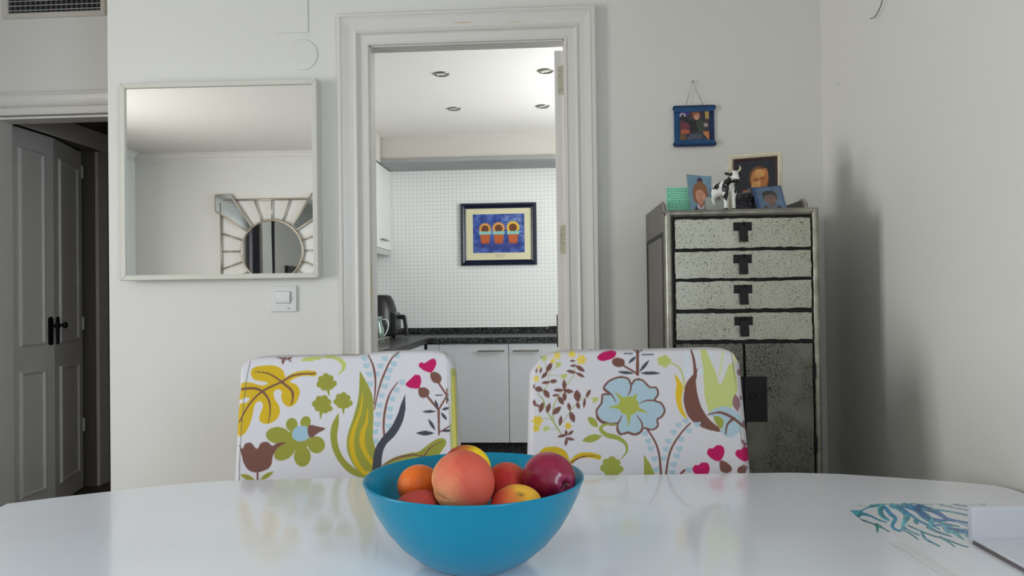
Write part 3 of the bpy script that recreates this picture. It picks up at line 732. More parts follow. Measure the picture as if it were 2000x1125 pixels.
# ================================================================ silver leaf chest
def silver(name, c1, c2, rough, metal, scale, wear, wid=.14):
    m = mat(name, c1, rough, metal); n = m.node_tree.nodes; l = m.node_tree.links; b = n['Principled BSDF']; mp = n['Mapping']
    v = n.new('ShaderNodeTexVoronoi'); v.feature = 'DISTANCE_TO_EDGE'; v.inputs['Scale'].default_value = scale; v.inputs['Randomness'].default_value = 1
    wn = n.new('ShaderNodeTexNoise'); wn.inputs['Scale'].default_value = scale*1.3; wn.inputs['Detail'].default_value = 3; l.new(mp.outputs[0], wn.inputs['Vector'])
    ad = n.new('ShaderNodeVectorMath'); ad.operation = 'MULTIPLY_ADD'; ad.inputs[1].default_value = (.5/scale,)*3
    l.new(wn.outputs['Color'], ad.inputs[0]); l.new(mp.outputs[0], ad.inputs[2]); l.new(ad.outputs[0], v.inputs['Vector'])
    r = n.new('ShaderNodeMapRange'); r.inputs[1].default_value = 0.02; r.inputs[2].default_value = wid; l.new(v.outputs['Distance'], r.inputs[0])
    big = n.new('ShaderNodeTexNoise'); big.inputs['Scale'].default_value = 9; big.inputs['Detail'].default_value = 6; l.new(mp.outputs[0], big.inputs['Vector'])
    r2 = n.new('ShaderNodeMapRange'); r2.inputs[1].default_value = .35; r2.inputs[2].default_value = .6; r2.inputs[3].default_value = wear; r2.inputs[4].default_value = 1; l.new(big.outputs[0], r2.inputs[0])
    mx = n.new('ShaderNodeMath'); mx.operation = 'MAXIMUM'; l.new(r.outputs[0], mx.inputs[0])
    iv = n.new('ShaderNodeMath'); iv.operation = 'SUBTRACT'; iv.inputs[0].default_value = 1; l.new(r2.outputs[0], iv.inputs[1]); l.new(iv.outputs[0], mx.inputs[1])
    tint = n.new('ShaderNodeMix'); tint.data_type = 'RGBA'; tint.inputs[6].default_value = c1
    tint.inputs[7].default_value = (c1[0]*.92, c1[1]*.92, c1[2]*.82, 1); l.new(big.outputs[0], tint.inputs[0])
    x = n.new('ShaderNodeMix'); x.data_type = 'RGBA'; x.inputs[6].default_value = c2; l.new(tint.outputs[2], x.inputs[7]); l.new(mx.outputs[0], x.inputs[0]); l.new(x.outputs[2], b.inputs['Base Color'])
    mm = n.new('ShaderNodeMath'); mm.operation = 'MULTIPLY'; mm.inputs[1].default_value = metal; l.new(mx.outputs[0], mm.inputs[0]); l.new(mm.outputs[0], b.inputs['Metallic'])
    q = n.new('ShaderNodeBump'); q.inputs['Strength'].default_value = .35; q.inputs['Distance'].default_value = .0006; l.new(mx.outputs[0], q.inputs['Height']); l.new(q.outputs[0], b.inputs['Normal'])
    return m
M['silver'] = silver('crackled_silver_leaf', RGB(196, 195, 184), RGB(74, 70, 64), .40, .8, 210, .6, .07)
M['silver_shaded'] = silver('crackled_silver_leaf_coarse_shaded', RGB(132, 131, 122), RGB(16, 14, 13), .42, .8, 170, .1, .15)  # coarser, blacker cracks; base also darkened to carry the shade on the lower doors
M['silverf'] = mat('worn_silver_frame', RGB(150, 148, 137), .34, .8, noise=.25, nscale=30, bump=.2, bscale=80)
M['silvers'] = mat('grey_side_panel', RGB(112, 108, 102), .5, .3, noise=.12, nscale=12)
M['blackw'] = mat('black_worn_edge', RGB(16, 14, 16), .55)
CY = 2.20
def cz(py, px=1450): return P(px, py, Y=CY).z
cxl, cxr = P(1300, 500, Y=CY).x, P(1601.5, 600, Y=CY).x; CX = (cxl+cxr)/2; cw = (cxr-cxl)/2; CT = cz(407.5)
CDp = 0.48
ch = empty('tall_chest', (CX, CY, 0), 0, 'tall silver crackled chest of four drawers over two doors in the corner', 'chest')
st = .0185    # stile width
zd = [(cz(427), cz(484)), (cz(490), cz(543)), (cz(549), cz(603)), (cz(611), cz(663.5))]
# carcass body (dark inside edges show as the black reveals)
mk('carcass', bx(-cw+.012, cw-.012, .012, CDp-.01, .12, CT-.02), M['blackw'], ch)
def rough_edge(o, amt):
    for v in o.data.vertices:
        v.co.x += random.uniform(-amt, amt); v.co.z += random.uniform(-amt, amt)
def panel(name, x0, x1, z0, z1, y, th, m, parent, n=26, amt=.0016):
    """front panel with slightly hand-worn outline"""
    b = bmesh.new(); pts = []
    for k in range(n): pts.append((x0+(x1-x0)*k/n, z0+random.uniform(-amt, amt)))
    for k in range(8): pts.append((x1+random.uniform(-amt, amt), z0+(z1-z0)*k/8))
    for k in range(n): pts.append((x1-(x1-x0)*k/n, z1+random.uniform(-amt, amt)))
    for k in range(8): pts.append((x0+random.uniform(-amt, amt), z1-(z1-z0)*k/8))
    prism(b, pts, 'y', y, y+th); return mk(name, b, m, parent, bevel=.0012)
# frame: top rail and stiles with rounded front
def rail(name, pts, axis, a, b_):
    b = bmesh.new(); prism(b, pts, axis, a, b_); return mk(name, b, M['silverf'], ch, bevel=.003)
rz0, rz1 = cz(421.5), CT
rail('top_rail', [(0, rz0), (-.004, rz0+.006), (-.006, rz1-.012), (-.002, rz1-.002), (.004, rz1), (.03, rz1), (.03, rz0)], 'x', -cw, cw)
for s in (-1, 1):
    a, e = sorted((s*cw, s*(cw-st)))
    b = bmesh.new(); prism(b, [(a, .02), (a, -.002), (a+.006, -.006), (e-.006, -.006), (e, -.001), (e, .02)], 'z', 0.0, rz1-.004); mk('stile', b, M['silverf'], ch, bevel=.002)
# top board, side panels with upturned ends
mk('top_board', bx(-cw+.016, cw-.016, .02, CDp, CT-.022, CT-.002), M['silverf'], ch)
for s in (-1, 1):
    a, e = sorted((s*(cw-.001), s*(cw-.016)))
    zt = CT+.034
    prof = [(.021, 0), (CDp, 0), (CDp, zt+.004), (.125, zt), (.100, zt-.002), (.088, zt-.010), (.080, zt-.024), (.075, CT-.004), (.021, CT-.004)]
    b = bmesh.new(); prism(b, prof, 'x', a, e); o = mk('side_panel', b, M['silvers'], ch, bevel=.002)
    b = bmesh.new(); xo = s*(cw-.0005)
    zt2 = P(1294, 453, X=CX-cw).z
    R = []
    for d, h in ((0, 0), (.002, .0025), (.010, .0025), (.014, 0)):
        R.append([b.verts.new((xo+s*h, y, z)) for y, z in ((.055+d, .2+d), (CDp-.04-d, .2+d), (CDp-.04-d, zt2-d), (.055+d, zt2-d))])
    for p_, q_ in zip(R, R[1:]):
        for k in range(4): b.faces.new([p_[k], p_[(k+1) % 4], q_[(k+1) % 4], q_[k]])
    mk('panel_moulding', b, M['blackw'], o)
    tube_b = bmesh.new(); xm = s*(cw-.0085)
    tube(tube_b, spline([(xm, .130, zt+.001), (xm, .104, zt-.0005), (xm, .090, zt-.010), (xm, .082, zt-.026), (xm, .079, CT+.004)], 4), .0055, 8)
    mk('scroll_edge', tube_b, mat('worn_light_edge', RGB(165, 160, 148), .3, .5), o, smooth=True)
def kxs(px): return P(px, 500, Y=CY).x-CX
dx0, dx1 = kxs(1318.5), kxs(1583.0)
b = bmesh.new()
for (z0, z1) in [(zd[k][1], zd[k+1][0]) for k in range(0)]: pass
for i, (zt, zb) in enumerate(zd):
    d = panel('drawer', dx0, dx1, zb, zt, -.006, .016, M['silver'], ch)
    px = (1450, 1449, 1449, 1449)[i]; x = kxs(px); zz = zt-.009-.0005
    pl = bmesh.new(); box(pl, x-.0265, x+.0265, -.0085, -.0055, zt-.011-.025, zt-.011); e = mk('drawer_plate', pl, M['iron'], d, bevel=.001)
    pl = bmesh.new(); tube(pl, [(x+.002+.007*math.cos(t), -.012-.003*math.sin(t/2), zt-.019+.007*math.sin(t)) for t in [k*math.pi/8 for k in range(16)]], .0022, 6, True)
    mk('ring', pl, M['iron'], e, smooth=True)
    pl = bmesh.new(); w2 = .0125; zz = zt-.022; zl = zt-.0685
    prism(pl, [(x-w2+.001, zz), (x+w2, zz), (x+w2+.002, zl), (x-w2+.002, zl)], 'y', -.016, -.0125); mk('drawer_pull', pl, M['iron'], e, bevel=.001)
# a fleck of ochre where the leaf wore off (fourth drawer)
# doors
zt, zb = cz(671), .16; xm = kxs(1450)
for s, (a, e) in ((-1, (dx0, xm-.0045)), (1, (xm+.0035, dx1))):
    d = panel('door', a, e, zb, zt, -.006, .016, M['silver_shaded'], ch)
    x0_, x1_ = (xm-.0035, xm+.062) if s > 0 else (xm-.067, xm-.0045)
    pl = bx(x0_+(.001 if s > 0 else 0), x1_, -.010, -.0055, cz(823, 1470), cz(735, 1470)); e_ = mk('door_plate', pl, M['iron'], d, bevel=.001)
    pl = bmesh.new(); xr_ = xm+s*.022; tube(pl, [(xr_+.010*math.cos(t), -.013, cz(772)+.010*math.sin(t)) for t in [k*math.pi/8 for k in range(16)]], .0022, 6, True); mk('ring', pl, M['iron'], e_, smooth=True)
    xh = dx1+.004 if s > 0 else dx0-.004
    for z in (cz(725), cz(868), .3):
        pl = bmesh.new(); tube(pl, [(xh, -.006, z-.022), (xh, -.006, z+.022)], .0045, 8); mk('hinge', pl, M['iron'], d)
mk('bottom_rail', bx(-cw+st, cw-st, 0, .02, .08, .155), M['silverf'], ch, bevel=.003)
for sx in (-1, 1): mk('leg', bx(*sorted((sx*(cw-.002), sx*(cw-.04))), CDp-.05, CDp-.012, 0, .12), M['silvers'], ch)

# ================================================================ things on the chest
TOP = CT
M['photo'] = attr_mat('photo_print', 0.35, 0.5)
M['paper'] = attr_mat('note_paper', 0.8, 0.2)
def standing(name, px0, px1, ptop, Y, lean, label, cat, cv, m, curl=0, dxt=0, group=None, thick=.0012, ptr=None, z0=None):
    """a sheet or card standing on the chest top, leaning back by 'lean' metres at its top edge"""
    z0 = TOP if z0 is None else z0
    a = P(px0, 408, Y=Y); b_ = P(px1, 408, Y=Y)
    t1 = P(px0, ptop, Y=Y+lean); t2 = P(px1, ptop if ptr is None else ptr, Y=Y+lean)
    o = empty(name, ((a.x+b_.x)/2, Y, z0), 0, label, cat, group); ox = (a.x+b_.x)/2
    w = (t2.x-t1.x)/2
    c4 = [(t1.x-ox, lean, t1.z-z0), (t2.x-ox, lean, t2.z-z0), (b_.x-ox-dxt, 0, 0), (a.x-ox-dxt, 0, 0)]
    return o, c4
# green handwritten note
cv = Canvas(260, 220, (150, 226, 194)); 
for r in range(11):
    y = 14+r*18.5; x = 8
    while x < 250:
        L = NPR.randint(10, 34); pts = []
        xx = x
        while xx < min(x+L, 252): pts.append((xx, y+NPR.uniform(-4, 4))); xx += 3.2
        if len(pts) > 2: cv.line(pts, 2.6, (34, 96, 84), False)
        x += L+7
cv.blur(1)
o, c4 = standing('handwritten_note', 1301, 1352, 366, CY+.12, .03, 'mint green handwritten note standing at the left end of the chest', 'note', cv, M['paper'], dxt=-.003)
o.location.x += 0
picture('paper', c4, cv, M['paper'], o, 160, .0006)
# girl portrait
def portrait(bg, hair, skin, shirt, jersey, long=True):
    c = Canvas(300, 400, bg); c.mottle(18, 50)
    c.blob([(70, 400), (78, 340), (120, 300), (190, 300), (240, 330), (262, 400)], jersey)
    if long:
        c.ell(160, 60, 34, 38, (70, 52, 76)); c.ell(158, 84, 30, 24, hair)
        c.blob([(160, 72), (88, 104), (60, 180), (66, 262), (96, 292), (220, 292), (250, 258), (254, 180), (230, 106)], hair)
    else:
        c.blob([(160, 70), (112, 84), (84, 130), (90, 190), (104, 225), (216, 225), (232, 190), (236, 130), (210, 84)], hair)
    c.poly([(132, 270), (190, 270), (200, 330), (160, 355), (122, 330)], (skin[0]*.86, skin[1]*.8, skin[2]*.78))
    c.ell(160, 212, 66 if long else 60, 86, skin)
    c.ell(204, 220, 16, 46, (min(255, skin[0]*1.18), min(255, skin[1]*1.14), skin[2]*1.08), al=.5)
    c.blob([(160, 100), (100, 130), (88, 200), (112, 165), (150, 150), (182, 160), (216, 196), (228, 196), (222, 130)], hair) if long else c.blob([(160, 92), (108, 108), (98, 170), (112, 146), (160, 136), (208, 146), (224, 176), (216, 106)], hair)
    d = (70, 45, 40)
    for x in (138, 184): c.ell(x, 203, 9, 4.5, d); c.line([(x-13, 190), (x, 186), (x+13, 190)], 3, hair)
    c.line([(161, 205), (157, 232), (166, 236)], 3.5, (skin[0]*.75, skin[1]*.65, skin[2]*.6)); c.line([(143, 258), (161, 265), (181, 256)], 5, (150, 70, 70))
    c.poly([(118, 300), (160, 350), (140, 385), (100, 330)], shirt); c.poly([(204, 300), (162, 350), (184, 385), (222, 330)], shirt)
    c.poly([(120, 352), (160, 372), (202, 352), (196, 400), (124, 400)], jersey); c.poly([(146, 360), (176, 360), (161, 392)], shirt)
    c.blur(2); return c
cv = portrait((116, 152, 172), (146, 98, 68), (214, 152, 128), (196, 200, 206), (48, 50, 66))
o, c4 = standing('portrait_photo', 1343, 1389, 340.5, CY+.10, .028, 'school portrait photo of a child with a topknot beside the green note', 'photo', cv, M['photo'], dxt=.0)
c4[0] = (c4[0][0]-.004, c4[0][1], c4[0][2]+.001); c4[1] = (c4[1][0]+.001, c4[1][1], c4[1][2]-.006); c4[3] = (c4[3][0]+.009, 0, 0)
picture('print', c4, cv, M['photo'], o, 130, .001, .0025)
# sage card
o, c4 = standing('folded_card', 1379, 1420, 384.5, CY+.075, .006, 'small plain sage grey folded card behind the cow figurine', 'card', None, None)
M['sage'] = mat('sage_card', RGB(168, 176, 166), .8)
for nm, s in (('card_leaf', 1), ('card_leaf', -1)):
    b = bmesh.new(); vs = []
    for p_ in ((c4[3][0], 0), (c4[2][0], 0)): vs.append(p_[0])
    y0, y1 = (0, .012) if s > 0 else (.030, .014)
    P8 = [b.verts.new(p_) for p_ in ((vs[0], y0, 0), (vs[1], y0, 0), (vs[1], y1, c4[1][2]), (vs[0], y1, c4[0][2]), (vs[0], y0+.0009, 0), (vs[1], y0+.0009, 0), (vs[1], y1+.0009, c4[1][2]), (vs[0], y1+.0009, c4[0][2]))]
    for q_ in ((0, 1, 2, 3), (7, 6, 5, 4), (0, 4, 5, 1), (1, 5, 6, 2), (2, 6, 7, 3), (3, 7, 4, 0)): b.faces.new([P8[i] for i in q_])
    mk(nm, b, M['sage'], o)
# cream carved frame with dark scan picture
FYY = CY+.20
p0, p1 = P(1427, 400, Y=FYY), P(1523, 400, Y=FYY); hw = (p1.x-p0.x)/2*1.0
zt = P(1522, 301.5, Y=FYY+.04).z
RZ = math.radians(-9)
fr = empty('photo_frame', ((p0.x+p1.x)/2, FYY, TOP+.003), math.radians(-20), 'cream distressed frame holding a dark amber scan print', 'photo frame')
M['creamf'] = mat('distressed_cream_wood', RGB(222, 216, 192), .55, noise=.1, nscale=60)
def lean_x(o, a, dz=0):
    o.rotation_euler.x = -a
hz = (zt-TOP)
hwf = hw/math.cos(math.radians(20))*1.0
b = bmesh.new(); frame4(b, -hwf, hwf, 0, hz, .0135, 0, 0, [(0, .012), (0, -.002), (.002, -.006), (.005, -.004), (.0075, -.007), (.011, -.004), (.0135, -.001), (.0135, .012)])
o = mk('frame', b, M['creamf'], fr); 
b = bmesh.new(); frame4(b, -hwf+.0135, hwf-.0135, .0135, hz-.0135, .008, .001, .010, [(0, .010), (0, .001), (.004, -.0005), (.008, .003), (.008, .010)]); o2 = mk('inner_slip', b, mat('dark_brown_slip', RGB(70, 50, 46), .4), fr)
cv = Canvas(400, 330, (28, 28, 40)); cv.mottle(10, 40)
am = (196, 130, 66); dy_ = -18
cv.ell(236, 150+dy_, 100, 88, (110, 66, 36), 20); cv.ell(238, 155+dy_, 84, 74, am, 20); cv.ell(290, 150+dy_, 38, 74, (186, 116, 58), 8); cv.ell(205, 200+dy_, 46, 36, (220, 160, 90)); cv.ell(246, 112+dy_, 50, 30, (214, 156, 92))
for x, y, a_ in ((206, 150+dy_, 20), (272, 140+dy_, -10)): cv.line([(x-20, y), (x, y+7), (x+20, y-2)], 8, (104, 56, 30))
cv.ell(238, 182+dy_, 15, 20, (232, 172, 104)); cv.line([(206, 218+dy_), (236, 227+dy_), (270, 212+dy_)], 9, (110, 60, 34)); cv.ell(100, 246+dy_, 38, 28, (176, 106, 56)); cv.ell(58, 266+dy_, 24, 17, (190, 120, 70)); cv.ell(136, 226+dy_, 18, 24, (150, 150, 150), al=.6)
cv.poly([(344, 40), (360, 40), (360, 260), (332, 265)], (28, 28, 40)); cv.poly([(150, 274+dy_), (340, 268+dy_), (340, 310), (150, 310)], (28, 28, 40)); cv.blur(16)
iw = hwf-.0205
op = picture('print', [(-iw, .004, hz-.0205), (iw, .004, hz-.0205), (iw, .004, .0205), (-iw, .004, .0205)], cv, M['photo'], fr, 120, .001)
mk('backboard', bx(-hwf+.006, hwf-.006, .0065, .0115, .006, hz-.006), mat('backboard_brown', RGB(90, 74, 58), .8), fr)
b = bmesh.new(); prism(b, [(.011, hz*.6), (.014, hz*.6), (.062, .006), (.052, .002)], 'x', -.015, .015); mk('easel_leg', b, M['blackw'], fr)
fr.rotation_euler.x = -.12
# dark photo beside the cow
cv = Canvas(200, 200, (24, 24, 32))
for k in range(26):
    x, y = NPR.rand(2)*170+15; cv.ell(x, y, 8+8*NPR.rand(), 12, [(60, 60, 80), (90, 88, 96), (40, 44, 70), (90, 60, 60)][k % 4])
cv.poly([(0, 0), (200, 0), (200, 14), (0, 14)], (92, 92, 104)); cv.blur(3)
o, c4 = standing('dark_photo', 1438, 1473, 378, CY+.105, .03, 'small dark group photo between the cow and the blue portrait', 'photo', cv, M['photo'], ptr=374)
picture('print', c4, cv, M['photo'], o, 70, .001)
# acrylic frame with blue portrait, leaning back
cv = portrait((104, 142, 176), (52, 40, 42), (160, 112, 96), (120, 140, 160), (30, 32, 44), False)
bd = (40, 92, 160)
cv.poly([(0, 0), (34, 0), (34, 400), (0, 400)], bd); cv.poly([(284, 0), (300, 0), (300, 400), (284, 400)], bd); cv.poly([(0, 0), (300, 0), (300, 10), (0, 10)], bd)
o, c4 = standing('acrylic_photo_stand', 1480, 1528, 365, CY+.06, .045, 'leaning acrylic stand with a blue-backed portrait of a dark-haired child', 'photo frame', cv, M['photo'])
c4[0] = (c4[0][0]-.018, c4[0][1], c4[0][2]-.003); c4[1] = (c4[1][0]-.006, c4[1][1], c4[1][2]+.004); c4[2] = (c4[2][0]+.014, 0, 0); c4[3] = (c4[3][0]+.0, 0, 0)
picture('print', c4, cv, M['photo'], o, 110, .001)
b = bmesh.new(); T0, T1, B1, B0 = [Vector(v) for v in c4]; back = Vector((.045, .075, 0))
v = [b.verts.new(p_) for p_ in (T0+Vector((0, -.003, 0)), T1+Vector((.002, -.003, 0)), B1+Vector((.002, -.003, .0005)), B0+Vector((0, -.003, .0005)))]
w_ = [b.verts.new(p_) for p_ in (T0+Vector((0, .003, .002)), T1+Vector((.002, .003, .002)), B1+Vector((.002, .003, .0005)), B0+Vector((0, .003, .0005)))]
b.faces.new(v); b.faces.new(w_)
for k in range(4): b.faces.new([v[k], v[(k+1) % 4], w_[(k+1) % 4], w_[k]])
mk('acrylic_sleeve', b, M['acrylic'], o)
b = bmesh.new(); t0, t1 = T0+Vector((0, .005, .001)), T1+Vector((.003, .005, .001)); e0 = Vector((t0.x+.02, .11, .001)); e1 = Vector((B1.x+.022, .07, .001))
v = [b.verts.new(p_) for p_ in (t0, t1, e1, e0)]; w_ = [b.verts.new(p_+Vector((0, .003, .0004))) for p_ in (t0, t1, e1, e0)]
b.faces.new(v); b.faces.new(w_)
for k in range(4): b.faces.new([v[k], v[(k+1) % 4], w_[(k+1) % 4], w_[k]])
mk('rear_panel', b, mat('frosted_acrylic', RGB(150, 152, 158), .3), o)

# cow figurine: ellipsoids and limbs fused into one surface, then painted
def fuse(name, parts, voxel, smooth=3):
    b = bmesh.new()
    for kind, *a in parts:
        if kind == 'e':
            (x, y, z), (rx, ry, rz), ang = a
            t = bmesh.new(); bmesh.ops.create_icosphere(t, subdivisions=3, radius=1)
            mtx = Matrix.Translation((x, y, z)) @ Matrix.Rotation(math.radians(ang), 4, 'Y') @ Matrix.Diagonal((rx, ry, rz, 1))
            bmesh.ops.transform(t, matrix=mtx, verts=t.verts); me = bpy.data.meshes.new('t'); t.to_mesh(me); t.free(); b.from_mesh(me); bpy.data.meshes.remove(me)
        else:
            pts, rr = a; pts2 = spline([tuple(p)+(r,) for p, r in zip(pts, rr)], 5)
            tube(b, [p[:3] for p in pts2], [p[3] for p in pts2], 12)
    me = bpy.data.meshes.new(name); b.to_mesh(me); b.free(); o = bpy.data.objects.new(name, me); COL.objects.link(o)
    r = o.modifiers.new('r', 'REMESH'); r.mode = 'VOXEL'; r.voxel_size = voxel; r.use_smooth_shade = True
    s = o.modifiers.new('s', 'SMOOTH'); s.iterations = smooth; s.factor = .5
    dg = bpy.context.evaluated_depsgraph_get(); ev = bpy.data.meshes.new_from_object(o.evaluated_get(dg))
    o.modifiers.clear(); o.data = ev; ev.name = name
    ev.polygons.foreach_set('use_smooth', [True]*len(ev.polygons))
    return o
# local frame: cow faces -Y... body axis along Y, head at -Y; unit = metre at figurine scale
k_ = .001
def mm(*a): return tuple(v*k_ for v in a)
parts = [('e', mm(0, 5, 70), mm(17, 30, 19), 0), ('e', mm(0, -20, 72), mm(16, 17, 21), 0), ('e', mm(0, 30, 71), mm(17, 16, 19), 0), ('e', mm(0, 8, 60), mm(15, 22, 16), 0),
    ('t', [mm(0, -28, 78), mm(0, -42, 90), mm(0, -50, 98)], mm(14, 11, 9)),
    ('e', mm(0, -50, 100), mm(9.5, 10, 10), 0), ('t', [mm(0, -52, 98), mm(0, -59, 86), mm(0, -62, 78)], mm(9, 7.5, 7.5)), ('e', mm(0, -63, 77), mm(8.5, 6.5, 6), 0),
    ('e', mm(17, -46, 100), mm(8, 3, 4.5), -12), ('e', mm(-17, -46, 100), mm(8, 3, 4.5), 12),
    ('e', mm(0, 22, 50), mm(9, 9, 8), 0)]
for s in (-1, 1):
    parts.append(('t', [mm(s*10, -24, 66), mm(s*10.5, -24, 44), mm(s*10.5, -23, 34), mm(s*10.5, -25, 18), mm(s*10.5, -25, 6), mm(s*10.5, -26, 0)], mm(9.5, 7.5, 5.6, 4.6, 5, 6)))
    parts.append(('t', [mm(s*10, 33, 66), mm(s*11, 30, 50), mm(s*11, 38, 36), mm(s*11, 37, 20), mm(s*11, 34, 6), mm(s*11, 33, 0)], mm(12, 9.5, 6, 4.6, 5, 6)))
cow = fuse('body', parts, .0013, 4)
co = np.array([v.co[:] for v in cow.data.vertices])/k_
W_c, B_c = np.array([236, 236, 232.]), np.array([24, 23, 26.])
cols = np.tile(W_c, (len(co), 1))
def patch(c, r, col):
    d = ((co-np.array(c))/np.array(r))**2; wob = .22*np.sin(co[:, 0]*.35+co[:, 2]*.21)+.18*np.sin(co[:, 1]*.4+co[:, 2]*.33)
    cols[d.sum(1) < 1+wob] = col
patch((-16, 12, 76), (12, 16, 12), B_c); patch((-15, 38, 66), (12, 9, 16), B_c); patch((16, 20, 74), (12, 20, 14), B_c); patch((14, -8, 66), (10, 9, 14), B_c)
patch((0, -36, 84), (17, 15, 16), B_c); patch((-13, -30, 66), (10, 14, 22), B_c); patch((-11, -28, 40), (6, 9, 14), B_c); patch((13, -34, 66), (8, 12, 18), B_c)
patch((2, -38, 62), (8.5, 12, 14), W_c)
patch((0, -63, 77), (12, 9, 8), B_c)
cols[(np.abs(co[:, 0]) > 8.2) & (co[:, 2] > 92) & (co[:, 1] < -36)] = B_c
cols[(np.abs(co[:, 0]) < 6.5) & (co[:, 2] > 82) & (co[:, 1] < -46)] = W_c
patch((0, 22, 46), (9, 9, 6), np.array([226, 190, 180]))
cols[co[:, 2] < 4] = np.array([60, 54, 50.])
paint(cow.data, cols); cow.data.materials.clear(); cow.data.materials.append(attr_mat('glazed_figurine', .25, .5))
cp_ = P(1416, 408, Y=CY+.05)
cr_ = empty('cow_figurine', (cp_.x, CY+.05, TOP+.0008), math.radians(17), 'black and white horned cow figurine standing on the chest', 'figurine'); cow.parent = cr_
b = bmesh.new()
for s in (-1, 1):
    pts = spline([mm(s*5, -46, 106)+(.0032,), mm(s*13, -47, 109)+(.003,), mm(s*17, -49, 116)+(.0024,), mm(s*13.5, -51, 124)+(.0008,)], 6); tube(b, [p_[:3] for p_ in pts], [p_[3] for p_ in pts], 10)
mk('horns', b, mat('ivory_horn', RGB(214, 206, 180), .35), cr_, smooth=True)
for s in (-1, 1):
    b = bmesh.new(); bmesh.ops.create_icosphere(b, subdivisions=2, radius=.0016, matrix=Matrix.Translation(mm(s*7.6, -56, 98))); mk('eye', b, M['black'], cr_, smooth=True)
b = bmesh.new(); pts = spline([mm(0, 45, 80)+(.002,), mm(0, 51, 74)+(.0018,), mm(2, 52, 52)+(.0016,), mm(3, 51, 42)+(.003,), mm(3, 51, 34)+(.0008,)], 6); tube(b, [p_[:3] for p_ in pts], [p_[3] for p_ in pts], 8); mk('tail', b, M['black'], cr_, smooth=True)
s_ = (P(1420, 325.5, Y=CY+.01).z-TOP)/.124
cr_.scale = (s_*1.2, s_*1.1, s_)

# ================================================================ blue hanging frame on the wall
Yw = FRONT_Y
def wx(px, py): p_ = P(px, py, Y=Yw-.008); return p_
a0, a1 = wx(1316, 246), wx(1396, 246); zt, zb = wx(1355, 206).z, wx(1355, 287).z
hx_, hz_ = (a1.x-a0.x)/2, (zt-zb)/2
hf = empty('craft_photo_frame', ((a0.x+a1.x)/2, Yw-.0005, (zt+zb)/2), 0, 'blue painted craft stick frame with a photo, hung by string on a nail', 'photo frame')
M['bluep'] = mat('blue_craft_paint', RGB(6, 74, 124), .5, noise=.2, nscale=30)
M['bluep2'] = mat('blue_craft_paint_dark', RGB(6, 44, 88), .5, noise=.25, nscale=25)
def stick(name, cx_, cz_, L, W_, ang, y, m):
    b = bmesh.new(); pts = []
    for s in (1, -1):
        for k in range(9):
            t = -math.pi/2+math.pi*k/8; pts.append((s*(L/2-W_/2+W_/2*math.cos(t)), s*W_/2*math.sin(t)))
    ca, sa = math.cos(ang), math.sin(ang); pts = [(cx_+x*ca-z*sa, cz_+x*sa+z*ca) for x, z in pts]
    prism(b, pts, 'y', y-.003, y); mk(name, b, m, hf, bevel=.0006)
sw_ = .0225
for s in (-1, 1):
    m_ = M['bluep'] if s < 0 else M['bluep2']
    stick('stick', s*(hx_-sw_/2), 0, 2*hz_*.98, sw_*.9, H, -.004, m_)
    stick('stick', s*(hx_-sw_*1.0), 0, 2*hz_*.96, sw_*.9, H, -.0072, m_)
for s in (-1, 1):
    stick('stick', 0, s*(hz_-sw_*.45), 2*hx_*1.06, sw_*.85, 0, -.0105, M['bluep2'])
    stick('stick', 0, s*(hz_-sw_*.75), 2*hx_*1.0, sw_*.7, 0, -.0138, M['bluep'])
cv = Canvas(290, 330, (60, 48, 60)); cv.mottle(30, 20)
cv.poly([(0, 10), (100, 10), (100, 60), (0, 70)], (64, 44, 130)); cv.poly([(0, 0), (290, 0), (290, 10), (0, 12)], (176, 150, 180)); cv.ell(30, 62, 30, 26, (190, 190, 200)); cv.ell(30, 62, 12, 16, (20, 30, 30))
cv.poly([(250, 16), (290, 16), (290, 100), (256, 100)], (190, 160, 84)); cv.poly([(200, 20), (246, 20), (246, 120), (210, 120)], (40, 34, 60))
cv.poly([(10, 130), (90, 130), (90, 220), (10, 220)], (120, 44, 58)); cv.poly([(10, 200), (95, 205), (100, 240), (10, 245)], (184, 92, 60)); cv.poly([(230, 220), (290, 225), (290, 320), (250, 310)], (206, 130, 74)); cv.ell(255, 160, 26, 20, (180, 160, 150)); cv.poly([(0, 250), (60, 250), (60, 330), (0, 330)], (110, 84, 50))
cv.blob([(95, 110), (150, 110), (185, 120), (200, 200), (180, 260), (110, 250), (100, 160), (20, 100), (10, 70), (60, 76)], (26, 26, 32)); cv.blob([(165, 120), (225, 110), (240, 200), (200, 240), (175, 200)], (56, 70, 56))
cv.blob([(60, 290), (130, 230), (220, 240), (270, 320), (60, 330)], (52, 56, 66))
for k in range(5): cv.line([(80+30*k, 300), (120+22*k, 250)], 7, (150, 168, 186), al=.7)
cv.ell(163, 50, 48, 50, (104, 60, 44)); cv.ell(168, 70, 30, 38, (206, 142, 118)); cv.ell(152, 36, 30, 18, (134, 84, 56)); cv.ell(157, 68, 4, 3, (60, 40, 40)); cv.ell(180, 66, 4, 3, (60, 40, 40)); cv.line([(156, 90), (168, 96), (182, 88)], 5, (240, 220, 210)); cv.blur(2)
qx0, qx1 = wx(1327, 250).x-hf.location.x, wx(1384, 250).x-hf.location.x; qz1, qz0 = wx(1355, 214).z-hf.location.z, wx(1355, 279).z-hf.location.z
picture('print', [(qx0, -.0152, qz1), (qx1, -.0152, qz1), (qx1, -.0152, qz0), (qx0, -.0152, qz0)], cv, M['photo'], hf, 120, .0008)
n_ = wx(1352.5, 160); cx_ = n_.x-hf.location.x; cz_ = n_.z-hf.location.z
b = bmesh.new(); l0 = wx(1339, 205); l1 = wx(1373, 203)
tube(b, [(l0.x-hf.location.x, -.010, l0.z-hf.location.z-.004), (cx_, -.008, cz_), (l1.x-hf.location.x, -.010, l1.z-hf.location.z-.004)], .0009, 6)
